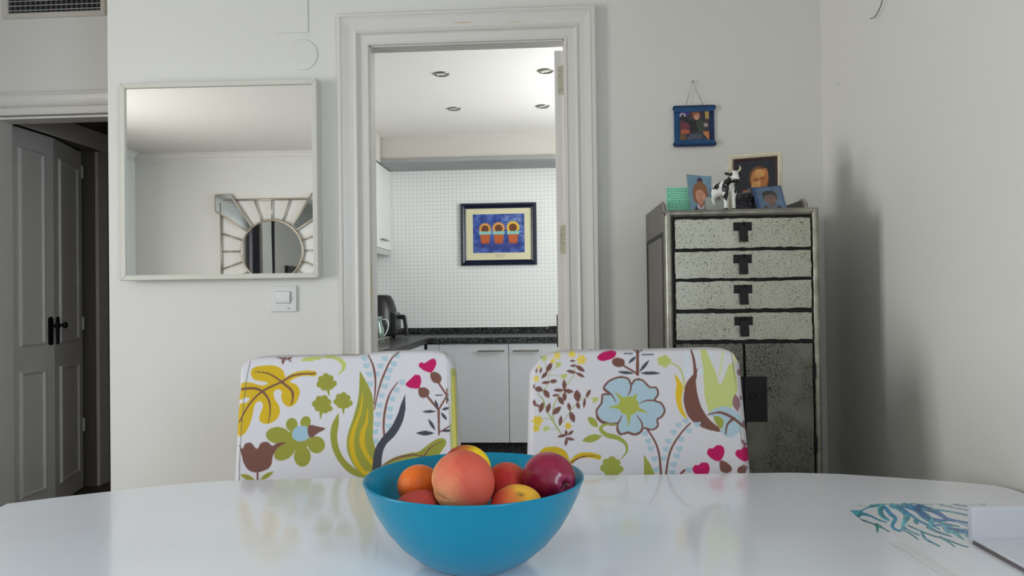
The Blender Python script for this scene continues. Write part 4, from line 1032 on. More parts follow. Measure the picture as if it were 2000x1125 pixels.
mk('hanging_string', b, mat('grey_string', RGB(120, 116, 110), .9), hf)
b = bmesh.new(); tube(b, [(n_.x, Yw+.01, n_.z+.001), (n_.x, Yw-.012, n_.z+.002)], .0012, 8); tube(b, [(n_.x, Yw-.012, n_.z+.002), (n_.x, Yw-.0135, n_.z+.002)], .003, 10)
tag(mk('wall_nail', b, M['steel']), 'small steel nail holding the string of the blue frame', 'nail')
# wire hook and marks on the right wall
pts = [P(x, y, X=RIGHT_X-.012) for x, y in ((1724, -14), (1722, 6), (1716, 21), (1708, 33), (1700, 36.5))]
b = bmesh.new(); tube(b, spline([tuple(p_) for p_ in pts], 6), .0012, 6); tube(b, [pts[0]+Vector((.02, 0, 0)), pts[0]], .0012, 6)
tag(mk('wire_hook', b, M['iron'], smooth=True), 'thin dark curved wire sticking out high on the right wall', 'wire')
for x, y, r in ((1637, 163, .0022), (1630, 468, .0016), (1724, 588, .0014), (1669, 703, .0014)):
    p_ = P(x, y, X=RIGHT_X); b = bmesh.new(); lathe(b, [(0, .0008), (r, .0006), (r*1.2, 0)], 10)
    for v in b.verts: v.co = Vector((RIGHT_X-.0002-v.co.z, p_.y+v.co.x, p_.z+v.co.y))
    tag(mk('nail_hole', b, M['iron']), {163: 'small dark nail hole high on the right wall under the curved wire', 468: 'small nail hole in the right wall beside the upper chest drawers', 588: 'small nail hole in the right wall at the edge of the chest shadow', 703: 'lowest of the small nail holes in the right wall behind the chest'}[y], 'nail hole', 'small nail holes in the right wall')
# ================================================================ fabric print of the chairs (hand-drawn botanical pattern)
BR, OL, YE, LB, PK, CH = (122, 84, 76), (152, 152, 66), (208, 174, 44), (172, 196, 208), (190, 34, 96), (74, 74, 84)
WH = (214, 211, 216); OL2 = (190, 196, 112)
def hearts(c, pts, col=LB, s=1.0):
    for x, y in pts:
        c.ell(x-14*s, y-6*s, 17*s, 13*s, col, 20); c.ell(x+8*s, y-10*s, 16*s, 12*s, col, -20); c.leaf(x-2*s, y+8*s, 50*s, 26*s, 8, col)
def oak(c, x, y, s, a, col=OL):
    ca, sa = math.cos(math.radians(a)), math.sin(math.radians(a))
    T = lambda u, v: (x+s*(u*ca-v*sa), y+s*(u*sa+v*ca))
    for u, v, r in ((0, -62, 27), (-38, -48, 26), (34, -44, 24), (-56, -8, 26), (54, 0, 24), (0, -10, 46), (-26, 14, 30), (26, 16, 28)): c.ell(*T(u, v), r*s, r*s, col)
    c.line([T(0, 20), T(2, 50), T(6, 92)], (44*s, 22*s, 5*s), col)
L = Canvas(1848, 1125, WH, .8)
hearts(L, [(1055, 120), (1070, 178), (1092, 245), (1100, 320), (1215, 122), (1180, 180), (1150, 245), (1285, 165), (1252, 215), (1235, 275), (1310, 100), (1212, 340), (1305, 370), (1350, 308), (1190, 412), (1272, 440), (1172, 490), (1256, 517), (1166, 562), (1252, 580), (1156, 638), (1242, 652), (1138, 698), (1140, 772)])
L.line([(1082, 95), (1120, 180), (1138, 300), (1128, 480)], (10, 18, 8), BR); L.line([(1320, 72), (1260, 130), (1195, 270), (1160, 380), (1130, 520)], (10, 16, 8), BR)
L.line([(1312, 308), (1250, 400), (1215, 520), (1202, 640), (1208, 735)], (8, 18, 16), BR)
for a, (x, y), l, w in ((8, (400, 118), 90, 12), (-8, (460, 118), 70, 12), (35, (460, 132), 70, 14), (95, (413, 140), 60, 24), (-100, (432, 122), 40, 16)): L.leaf(x, y, l, w, a, BR)
L.blob([(550, 137), (600, 112), (680, 108), (740, 112), (700, 128), (620, 142)], OL2); L.line([(740, 108), (830, 118), (885, 160), (885, 205), (845, 250)], (14, 40, 6), OL2)
L.blob([(160, 240), (180, 195), (260, 176), (350, 178), (408, 210), (430, 268), (425, 300), (470, 308), (520, 330), (545, 380), (530, 440), (500, 485), (455, 500), (415, 470), (398, 420), (405, 385), (375, 362), (342, 385), (348, 440), (380, 490), (388, 545), (360, 600), (300, 634), (245, 625), (225, 590), (240, 540), (255, 490), (235, 458), (200, 470), (182, 520), (170, 580), (150, 640), (110, 712), (60, 722), (60, 600), (75, 480), (120, 470), (152, 440), (125, 426), (70, 445), (80, 380), (90, 315), (160, 310), (230, 330), (285, 325), (288, 308), (240, 300), (185, 285)], YE)
L.line([(400, 320), (500, 255), (590, 236), (655, 240)], (46, 40, 44), YE)
L.line([(70, 620), (150, 480), (250, 380), (400, 305), (500, 252), (668, 238)], (10, 16, 12), BR); L.line([(190, 226), (300, 240), (400, 302)], (6, 12, 14), BR); L.line([(400, 305), (478, 370), (490, 430), (474, 490)], (18, 20, 6), BR); L.line([(90, 362), (180, 355), (250, 380), (302, 450), (312, 540), (296, 626)], (20, 18, 5), BR)
oak(L, 758, 325, 1, -8); oak(L, 722, 500, 1.05, 14); oak(L, 886, 470, .95, 2)
for x, y, rx, ry, a in ((375, 725, 96, 66, 5), (482, 640, 46, 52, 0), (590, 622, 40, 50, 15), (675, 798, 68, 66, 20), (565, 890, 66, 80, 0), (425, 850, 92, 62, -35), (530, 760, 95, 85, 0)): L.ell(x, y, rx, ry, OL, a)
L.ell(556, 710, 74, 62, (158, 188, 204), -15); L.blob([(620, 645), (690, 655), (745, 672), (690, 705), (632, 744), (606, 700)], BR)
L.blob([(70, 800), (95, 830), (115, 792), (160, 782), (208, 830), (240, 785), (290, 775), (328, 805), (370, 785), (437, 782), (375, 820), (335, 880), (322, 950), (290, 990), (215, 1015), (150, 1002), (108, 950), (88, 880)], BR)
L.line([(213, 1005), (213, 1080)], 16, BR); L.leaf(135, 1055, 130, 40, 22, OL); L.leaf(285, 1042, 130, 36, -32, OL)
L.poly(spline([(850, 545), (800, 630), (784, 720), (800, 830), (850, 930), (920, 1010), (1000, 1050), (1080, 1060)], 8)+spline([(1060, 1040), (980, 985), (905, 920), (858, 840), (838, 740), (852, 620)], 8), OL)
L.poly(spline([(1015, 215), (1005, 420), (965, 580), (920, 720), (915, 830), (950, 930), (1010, 1010), (1085, 1056)], 8)+spline([(1115, 1050), (1130, 960), (1142, 860), (1118, 740), (1122, 600), (1118, 430), (1070, 310)], 8), OL)
L.line([(1037, 398), (1018, 540), (968, 680), (950, 790), (975, 910), (1040, 1010), (1100, 1025)], (6, 42, 30), YE); L.line([(1076, 515), (1068, 620), (1040, 700), (1035, 790), (1065, 870), (1118, 950)], (6, 44, 30), YE)
L.poly(spline([(1372, 400), (1338, 480), (1312, 560), (1260, 660), (1180, 755), (1130, 850), (1110, 1020)], 8)+spline([(1185, 1020), (1190, 890), (1220, 800), (1295, 720), (1350, 620), (1374, 520)], 8), CH)
L.blob([(1478, 180), (1495, 150), (1518, 158), (1545, 145), (1570, 128), (1602, 124), (1616, 160), (1600, 200), (1575, 230), (1520, 216)], PK); L.blob([(1374, 326), (1395, 298), (1418, 278), (1448, 250), (1482, 252), (1498, 290), (1490, 330), (1475, 356), (1410, 352)], PK)
L.blob([(1572, 235), (1612, 228), (1650, 255), (1655, 295), (1630, 318), (1590, 305), (1570, 270)], BR); L.blob([(1480, 352), (1530, 350), (1562, 380), (1550, 415), (1510, 432), (1478, 405)], BR)
L.line([(1635, 315), (1698, 412)], 15, BR); L.line([(1540, 412), (1632, 522)], 18, BR); L.line([(1634, 515), (1636, 718)], (20, 22, 14), BR); L.line([(1634, 522), (1702, 408)], 14, BR); L.line([(1640, 700), (1740, 640)], 12, BR); L.line([(1698, 360), (1698, 470)], 12, BR)
for x, y, l, w, a in ((1636, 409, 70, 11, 0), (1560, 537, 112, 22, -2), (1617, 482, 80, 22, 75), (1690, 515, 70, 22, -15), (1580, 640, 105, 26, 58), (1676, 575, 80, 24, 52), (1528, 707, 145, 36, 0), (1700, 688, 90, 22, -4), (1704, 440, 50, 16, 60)): L.leaf(x, y, l, w, a, CH)
L.blob([(1180, 990), (1195, 955), (1280, 900), (1400, 865), (1480, 850), (1560, 790), (1630, 750), (1682, 752), (1692, 790), (1655, 850), (1610, 900), (1500, 900), (1380, 920), (1260, 950)], OL); L.line([(1190, 965), (1300, 905), (1420, 880), (1520, 888)], (6, 16, 10), BR); L.line([(1520, 888), (1570, 820), (1665, 768)], (12, 10, 4), BR)
L.poly([(1728, 200), (1765, 200), (1800, 1125), (1734, 1125)], OL2); L.poly([(1740, 260), (1765, 260), (1780, 1000), (1750, 1000)], (226, 214, 110))
L.line([(158, 140), (125, 300), (92, 600), (76, 850), (70, 1100)], 5, (110, 106, 96)); L.line([(1695, 80), (1706, 300), (1720, 600), (1732, 860), (1740, 1100)], 5, (150, 146, 134))
L.blur(1)

R = Canvas(1848, 1125, WH, .8)
G1 = (166, 174, 104)
for p_, w_ in (([(300, 705), (240, 610), (190, 520), (160, 440), (120, 400)], (13, 12, 7)), ([(245, 600), (245, 500), (300, 390), (400, 260), (415, 170)], (10, 7, 4)), ([(160, 380), (205, 320), (210, 240), (270, 190)], (8, 5, 4)), ([(300, 645), (380, 530), (430, 470), (500, 430), (570, 435)], (5, 6, 4)), ([(250, 610), (180, 590), (140, 596)], 5), ([(275, 675), (190, 672)], 4), ([(215, 250), (330, 262)], 4), ([(190, 250), (180, 120)], 4)): R.line(p_, w_, G1)
for x, y, l, w, a in ((212, 190, 90, 38, -60), (175, 252, 70, 30, -48), (146, 214, 50, 18, -75), (112, 216, 40, 14, 90), (185, 310, 72, 26, -5), (245, 300, 62, 34, -8), (130, 362, 70, 46, 10), (190, 398, 80, 44, 58), (330, 330, 90, 34, 88), (285, 370, 84, 28, 0), (362, 378, 84, 34, 6), (332, 420, 74, 34, 88), (262, 410, 56, 22, -5), (303, 450, 80, 40, 58), (432, 415, 98, 56, 84), (438, 490, 60, 32, 75), (518, 396, 74, 28, -62), (488, 470, 84, 22, -82), (150, 505, 90, 38, -72), (120, 490, 46, 20, 30), (205, 510, 88, 34, -72), (270, 530, 96, 44, -42), (368, 500, 70, 30, 78), (392, 580, 94, 44, 70), (300, 610, 86, 28, -80), (455, 200, 92, 34, 34), (385, 225, 84, 26, 10), (455, 250, 84, 26, 28), (395, 140, 44, 18, 0), (400, 178, 54, 20, 0), (345, 705, 52, 26, 80), (380, 705, 60, 24, -40), (312, 728, 80, 26, -12), (375, 752, 80, 26, 14), (345, 775, 70, 26, -80), (92, 340, 40, 16, 90), (96, 470, 60, 26, 80)): R.leaf(x, y, l, w, a, BR)
for x, y, s in ((110, 280, 26), (275, 98, 30), (240, 140, 22), (390, 88, 30), (465, 130, 40), (120, 610, 42), (110, 670, 28), (360, 650, 28), (130, 190, 14)):
    for k in range(6): R.leaf(x+math.cos(k*1.047)*s*.6, y+math.sin(k*1.047)*s*.6, s*1.1, s*.6, k*60, (232, 206, 92) if y < 300 else (222, 190, 60))
for x, y in ((285, 170), (175, 120), (330, 262), (575, 445), (188, 672)): R.leaf(x, y, 60, 34, -40, OL2); R.leaf(x-6, y-4, 46, 26, 40, OL2)
R.blob([(588, 118), (610, 85), (660, 64), (715, 60), (738, 75), (722, 112), (670, 134), (620, 140)], PK); R.blob([(708, 130), (740, 116), (790, 125), (804, 150), (795, 180), (745, 188), (708, 165)], BR)
R.line([(790, 175), (905, 242)], 16, BR); R.line([(905, 60), (905, 245)], (22, 24, 26), BR); R.line([(905, 80), (870, 50)], 8, BR); R.line([(905, 80), (945, 50)], 8, BR)
for x, y, l, w, a in ((840, 84, 90, 14, 4), (985, 90, 100, 14, -2), (863, 132, 80, 24, -42), (958, 180, 120, 26, -50), (812, 232, 130, 26, 6), (1005, 236, 160, 28, 0)): R.leaf(x, y, l, w, a, (76, 86, 92))
for x, y, r in ((1085, 130, 24), (1120, 120, 26), (1145, 140, 24), (1120, 165, 26), (1090, 155, 24), (1112, 145, 30)): R.ell(x, y, r, r, OL2)
R.line([(1140, 155), (1200, 170), (1245, 215), (1268, 300), (1272, 360)], 12, OL2)
fl = [(640, 350), (680, 300), (760, 268), (830, 280), (855, 325), (885, 290), (940, 290), (1000, 345), (1050, 350), (1066, 400), (1040, 450), (1090, 472), (1118, 530), (1092, 580), (1060, 600), (1064, 650), (1020, 680), (950, 668), (920, 708), (880, 716), (830, 704), (770, 716), (745, 680), (742, 635), (660, 632), (600, 590), (583, 530), (622, 470), (632, 405), (690, 402), (655, 375)]
R.blob([(x+(3 if x < 850 else -2), y) for x, y in fl], LB); R.line(spline(fl, 5, True)+[fl[0]], 15, BR, False)
R.line([(583, 530), (592, 590), (650, 628), (742, 634), (782, 570)], (10, 26, 6), BR); R.line([(745, 660), (770, 712), (830, 704), (880, 716), (925, 700), (950, 665)], (12, 20, 14), BR)
R.line([(855, 320), (848, 375), (828, 412)], (14, 12, 4), BR); R.line([(645, 360), (700, 405), (738, 466)], (14, 12, 4), BR); R.line([(1040, 452), (980, 450), (920, 474)], (12, 12, 4), BR); R.line([(900, 568), (935, 620), (945, 672)], (5, 12, 14), BR)
R.ell(835, 492, 80, 74, (172, 178, 84)); 
for a, l in ((-135, 155), (-55, 120), (175, 155), (20, 165), (90, 165), (-100, 40)): R.line([(835+50*math.cos(math.radians(a)), 492+50*math.sin(math.radians(a))), (835+l*math.cos(math.radians(a)), 492+l*math.sin(math.radians(a)))], (44, 14, 3), (172, 178, 84))
OLr = (158, 164, 76)
R.leaf(555, 620, 115, 54, 45, OLr); R.leaf(548, 748, 165, 58, -14, OLr); R.line([(740, 640), (650, 640), (615, 675), (660, 720), (750, 745), (810, 790), (820, 850), (775, 910)], (10, 40, 6), OLr)
R.blob([(1195, 245), (1235, 290), (1262, 350), (1250, 440), (1262, 520), (1300, 600), (1250, 560), (1215, 490), (1202, 400), (1210, 320)], (222, 186, 50))
hearts(R, [(1290, 80), (1290, 140), (1300, 200), (1300, 250), (1420, 150), (1420, 90), (1500, 90), (1540, 180), (1400, 230), (1360, 100)], (206, 220, 226), .9)
R.poly([(1395, 50), (1440, 50), (1560, 330), (1620, 170), (1660, 150), (1690, 330), (1670, 480), (1600, 540), (1470, 560), (1430, 420), (1420, 200)], (196, 204, 130)); R.poly([(1495, 120), (1545, 330), (1590, 180), (1590, 60), (1510, 60)], WH); R.line([(1550, 260), (1575, 60)], 16, (206, 214, 160))
R.line([(1325, 55), (1348, 140), (1358, 260)], (12, 20, 26), BR)
R.poly(spline([(1378, 190), (1350, 235), (1290, 310), (1270, 390), (1268, 470), (1300, 570), (1370, 640), (1460, 680), (1562, 700)], 8)+spline([(1540, 660), (1470, 600), (1410, 510), (1375, 400), (1362, 300)], 8), BR)
R.blob([(1460, 560), (1520, 510), (1610, 500), (1700, 560), (1720, 640), (1700, 700), (1640, 740), (1590, 730), (1560, 690), (1580, 630), (1530, 590)], LB); R.blob([(1500, 585), (1545, 575), (1580, 610), (1575, 650), (1550, 672)], OLr)
R.line([(1455, 562), (1550, 545), (1640, 580), (1730, 650)], (8, 22, 20), BR); R.line([(1660, 590), (1610, 640), (1596, 715)], (26, 16, 10), BR)
hearts(R, [(1378, 640), (1285, 610), (1230, 645), (1310, 690), (1190, 700), (1250, 755), (1150, 770), (1235, 830), (1130, 835), (1215, 885), (1110, 905), (1190, 955), (1180, 1015), (965, 712), (990, 770), (1012, 830), (1040, 910), (1055, 995), (1310, 995)])
R.line([(1320, 628), (1260, 690), (1190, 790), (1150, 890), (1125, 1050)], (12, 16, 16), BR); R.line([(975, 670), (1040, 770), (1075, 880), (1090, 1050)], (14, 16, 18), BR)
R.poly([(955, 875), (1000, 940), (1045, 1040), (955, 1040)], OLr); oak(R, 705, 990, 1.15, 0, OLr); R.ell(1260, 1010, 30, 10, BR, -40)
def tulip(c, x, y, s=1.0): c.blob([(x-75*s, y), (x-60*s, y-40*s), (x-25*s, y-45*s), (x, y-65*s), (x+45*s, y-60*s), (x+62*s, y-20*s), (x+50*s, y+25*s), (x+20*s, y+60*s), (x-30*s, y+45*s)], PK)
tulip(R, 1525, 868, 1.0); tulip(R, 1410, 1000, .98); tulip(R, 1740, 875, .9)
R.blob([(1550, 930), (1590, 928), (1640, 970), (1640, 1005), (1600, 1020), (1555, 1000)], BR); R.blob([(1690, 985), (1730, 962), (1760, 990), (1740, 1030), (1695, 1020)], BR)
R.blob([(135, 860), (180, 820), (270, 815), (340, 850), (370, 920), (360, 945), (290, 890), (200, 876)], YE); R.line([(385, 935), (440, 890), (520, 878), (600, 895)], (30, 44, 40), YE); R.line([(385, 938), (450, 900), (520, 886), (600, 890)], (12, 10, 4), BR); R.line([(135, 866), (230, 872), (330, 905)], 7, BR)
for x, y, l, w, a in ((1700, 230, 60, 30, 80), (1680, 470, 140, 60, 82), (1742, 640, 80, 34, 80), (1735, 780, 60, 24, 60), (1750, 800, 60, 20, -50), (1715, 430, 40, 20, 80), (1750, 970, 60, 20, 30)): R.leaf(x, y, l, w, a, (146, 112, 116))
R.line([(1638, 60), (1660, 220), (1690, 500), (1720, 800), (1742, 1100)], 4, (120, 116, 112))
R.poly([(1640, 60), (1700, 60), (1690, 150), (1655, 150)], (236, 226, 150), al=.6)
R.blur(1)

M['fabric'] = attr_mat('printed_cotton', .85, .15, bump=.12, bscale=1400)
M['beech'] = mat('birch_leg', RGB(196, 160, 112), .4, noise=.08, nscale=20)
def chair(cv, ox, oy, fl_, fr_, tops, label, bulge):
    """fl_/fr_: (x px top, y, x px bottom, y) of the front face edges; tops: px list of the top outline"""
    YB, YT, ZB = 1.795, 1.85, .735
    def X_(e, top): return P(e[0 if top else 2], e[1 if top else 3], Y=YT if top else YB)
    a0, a1, b0, b1 = X_(fl_, 1), X_(fl_, 0), X_(fr_, 1), X_(fr_, 0)
    lx = lambda z: a1.x+(a0.x-a1.x)*(z-a1.z)/(a0.z-a1.z); rx = lambda z: b1.x+(b0.x-b1.x)*(z-b1.z)/(b0.z-b1.z)
    tp = [P(x, y, Y=YT+.015) for x, y in tops]; tx = np.array([p_.x for p_ in tp]); tz = np.array([p_.z for p_ in tp])
    cx = (lx(.9)+rx(.9))/2; th = .075; r = .014
    nu, nc = 480, 8; z0 = .46
    f = np.linspace(-1, 1, nu); ang = np.linspace(0, math.pi/2, nc+2)[1:-1]
    # ring: normalised (s along width -1..1, inset x, y offset)
    ring = [(s, 0, 0.0) for s in f]
    ring += [(1, r*math.sin(a), r*(1-math.cos(a))) for a in ang] + [(1, r+bulge*math.sin(t*math.pi), r+(th-2*r)*t) for t in np.linspace(0, 1, 8)] + [(1, r*math.cos(a), th-r+r*math.sin(a)) for a in ang]
    ring += [(s, 0, th) for s in f[::-1]]
    ring += [(-1, r*math.sin(a), th-r+r*math.cos(a)) for a in ang] + [(-1, r+.003*math.sin(t*math.pi), th-r-(th-2*r)*t) for t in np.linspace(0, 1, 8)] + [(-1, r*math.cos(a), r*(1-math.sin(a))) for a in ang]
    s_, e_, y_ = [np.array(v) for v in zip(*ring)]; N = len(s_)
    rows = list(np.linspace(0, .10, 8)[:-1])+list(np.linspace(.10, 1, 262)); A = np.linspace(0, math.pi/2, 7)[1:]
    V = []
    for k, t in enumerate(rows+[1]*len(A)):
        a = A[k-len(rows)] if k >= len(rows) else 0
        ins = r*(1-math.cos(a)); dz = r*math.sin(a)
        zz = np.full(N, z0+(np.interp(cx, tx, tz)-z0)*t)
        for _ in range(2):
            xl, xr = lx(zz), rx(zz)
            x = (xl+xr)/2+s_*((xr-xl)/2-ins)+np.sign(s_)*(np.abs(s_) == 1)*e_*(1-ins/r*.8)
            zt = np.interp(x, tx, tz)-r
            zz = z0+(zt-z0)*t
        cur = .008*(s_**2)     # gently hollowed front
        yy = YB+(YT-YB)*(zz-ZB)/.3 + np.clip(y_, ins, th-ins) - cur*(y_ < th/2)+.006
        V.append(np.stack([x, yy, zz+dz], 1))
    V = np.vstack(V); nr = len(rows)+len(A)
    Fq = list(gridfaces(N, nr, True)); last = (nr-1)*N
    m_ = 2*(nc)+8
    cap = [(last+i, last+i+1, last+nu+m_+nu-2-i, last+nu+m_+nu-1-i) for i in range(nu-1)]
    rc = [last+nu-1+i for i in range(m_+2)]; lc = [last+nu+m_+nu-1+i for i in range(m_+1)]+[last]
    # project every vertex on the traced fabric drawing
    W = V-np.array(EYE); kz = W@np.array(Fw); px = 1000+F_PX*(W@np.array(Rt))/kz; py = 562.5-F_PX*(W@np.array(Up))/kz
    u = (px-ox)*4.0174; v = (py-oy)*4.0174
    back = V[:, 1] > (YB+(YT-YB)*(V[:, 2]-ZB)/.3+th*.6+.006)
    u = np.where(back, u*.83+260, u); v = np.where(back, 1125-v*.9, v)
    cols = cv.get(u, v, True)
    root = empty('dining_chair', (cx, 1.62, 0), 0, label, 'chair', 'fabric covered dining chairs behind the table')
    o = raw('backrest', V-np.array([cx, 1.62, 0]), Fq+cap+[rc[::-1], lc[::-1]], M['fabric'], root, True, cols)
    # seat in the same fabric
    nx, ny = 60, 50; P_ = []; C_ = []
    for side in (1, 0):
        for j in range(ny):
            for i in range(nx):
                a, b = -1+2*i/(nx-1), -1+2*j/(ny-1)
                x = a*(.245); y = -.02+b*.22; e = max(abs(a), abs(b)); z = (.485-.018*max(0, e-.9)*10) if side else .38
                P_.append((x, y, z)); C_.append((900+a*700, 560+b*480))
    P_ = np.array(P_); C_ = np.array(C_); g = gridfaces(nx, ny); n1 = nx*ny
    edge = list(range(nx))+[nx*k+nx-1 for k in range(1, ny)]+[nx*(ny-1)+k for k in range(nx-2, -1, -1)]+[nx*k for k in range(ny-2, 0, -1)]
    E = [(edge[i-1], edge[i], edge[i]+n1, edge[i-1]+n1) for i in range(len(edge))]
    raw('seat', P_, list(g)+list(g[:, ::-1]+n1)+E, M['fabric'], root, False, cv.get(C_[:, 0], C_[:, 1], True))
    for sx in (-1, 1):
        for sy, yy in ((-1, -.21), (1, .205)):
            b = bmesh.new(); x = sx*.215
            A_ = [b.verts.new((x+dx*.02, yy+dy*.02, .381)) for dx, dy in ((-1, -1), (1, -1), (1, 1), (-1, 1))]
            yb = yy+(.04 if sy > 0 else 0)
            B_ = [b.verts.new((x+dx*.014, yb+dy*.014, 0)) for dx, dy in ((-1, -1), (1, -1), (1, 1), (-1, 1))]
            b.faces.new(A_); b.faces.new(B_[::-1])
            for k in range(4): b.faces.new([A_[k], B_[k], B_[(k+1) % 4], A_[(k+1) % 4]])
            mk('leg', b, M['beech'], root, bevel=.003)
    return root
chair(L, 450, 670, (480.5, 705, 467.5, 936), (871.5, 692, 882.5, 900),
      [(470, 716), (480, 710), (487, 703), (500, 699), (525, 696.5), (600, 695.5), (700, 694.5), (735, 689), (800, 686), (850, 685.5), (868, 689), (877, 695), (884, 704), (894, 710)],
      'floral fabric dining chair with the big yellow leaf, in front of the mirror wall', .002)
chair(R, 1020, 670, (1047, 712, 1042, 900), (1429, 692, 1452, 926),
      [(1036, 719), (1046, 712), (1055, 700), (1068, 692), (1095, 687), (1160, 685), (1245, 684), (1330, 682), (1385, 680.5), (1415, 682), (1430, 687), (1441, 699), (1454, 707)],
      'floral fabric dining chair with the large pale blue flower, in front of the silver chest', .009)

# ================================================================ dining table
TZ = .75
far = [(-6, 993), (12, 983.5), (110, 971), (220, 958.5), (340, 946), (430, 939), (520, 936), (760, 932.5), (1020, 929.5), (1300, 926), (1540, 922.5), (1640, 925), (1760, 933), (1880, 941.5), (1945, 948), (1978, 955), (2006, 965)]
fp = [P(x, y, Z=TZ) for x, y in far]
yc = 1.20
fp2 = [(p_.x, p_.y) for p_ in fp]
l_, r_ = fp2[0], fp2[-1]
near = [(x, 2*yc-y) for x, y in reversed(fp2)]
outline = fp2+[(r_[0]+.012, yc+.2), (r_[0]+.012, yc-.2)]+near+[(l_[0]-.012, yc-.2), (l_[0]-.012, yc+.2)]
tb = empty('dining_table', ((l_[0]+r_[0])/2, yc, 0), 0, 'long white glossy dining table with tapered cut corners in the foreground', 'table')
ox, oy = tb.location.x, tb.location.y
b = bmesh.new(); prism(b, [(x-ox, y-oy) for x, y in outline], 'z', TZ-.032, TZ)
def lacquer():
    m = mat('white_lacquer', RGB(242, 245, 252), .09, 0, .6, coat=.35); n = m.node_tree.nodes; l = m.node_tree.links; b_ = n['Principled BSDF']
    t = n.new('ShaderNodeTexNoise'); t.inputs['Scale'].default_value = 5; t.inputs['Detail'].default_value = 6; l.new(n['Mapping'].outputs[0], t.inputs['Vector'])
    r = n.new('ShaderNodeMapRange'); r.inputs[1].default_value = .3; r.inputs[2].default_value = .75; r.inputs[3].default_value = .10; r.inputs[4].default_value = .26
    l.new(t.outputs[0], r.inputs[0]); l.new(r.outputs[0], b_.inputs['Roughness'])
    b_.inputs['Coat Roughness'].default_value = .06
    q = n.new('ShaderNodeTexNoise'); q.inputs['Scale'].default_value = 2.2; l.new(n['Mapping'].outputs[0], q.inputs['Vector'])
    bb = n.new('ShaderNodeBump'); bb.inputs['Strength'].default_value = .12; bb.inputs['Distance'].default_value = .004; l.new(q.outputs[0], bb.inputs['Height']); l.new(bb.outputs[0], b_.inputs['Normal']); l.new(bb.outputs[0], b_.inputs['Coat Normal'])
    return m
M['lac'] = lacquer()
mk('tabletop', b, M['lac'], tb, bevel=.003)
b = bmesh.new(); frame4(b, -.72, .72, -.30, .30, .025, 0, 0, [(0, 0), (.025, 0), (.025, .07), (0, .07)])
for v in b.verts: v.co = Vector((v.co.x, v.co.z, TZ-.033-v.co.y))
mk('apron', b, M['lac'], tb)
for sx in (-1, 1):
    for sy in (-1, 1): mk('leg', bx(*sorted((sx*.66, sx*.73)), *sorted((sy*.08, sy*.15)), 0, TZ-.033), M['lac'], tb, bevel=.004)

# ================================================================ bowl and fruit
bc = P(927, 1000, Y=1.17); BX, BYY = bc.x, 1.168
bowl = empty('fruit_bowl', (BX, BYY, TZ), 0, 'large turquoise plastic bowl of fruit on the white table', 'bowl')
BS = .975; prof = [(0, .0015), (.052, .0015), (.055, 0), (.060, 0), (.066, .003), (.092, .018), (.117, .040), (.138, .066), (.154, .094), (.165, .118), (.1715, .1375), (.1728, .1395), (.1722, .1412), (.1705, .1416), (.1690, .1405), (.1615, .117), (.1505, .094), (.1345, .067), (.1135, .042), (.089, .021), (.062, .0075), (.03, .005), (0, .005)]
b = bmesh.new(); lathe(b, [(r, z*BS) for r, z in prof], 128)
o = mk('bowl_shell', b, mat('turquoise_plastic', RGB(0, 130, 164), .26, 0, .3), bowl, smooth=True)
M['skin'] = attr_mat('fruit_skin', .42, .4, bump=.05, bscale=300)
M['fuzz'] = attr_mat('peach_skin', .62, .25, bump=.05, bscale=500)
M['peel'] = attr_mat('orange_peel', .38, .45, bump=.5, bscale=420)
M['waxy'] = attr_mat('waxy_apple_skin', .24, .5)
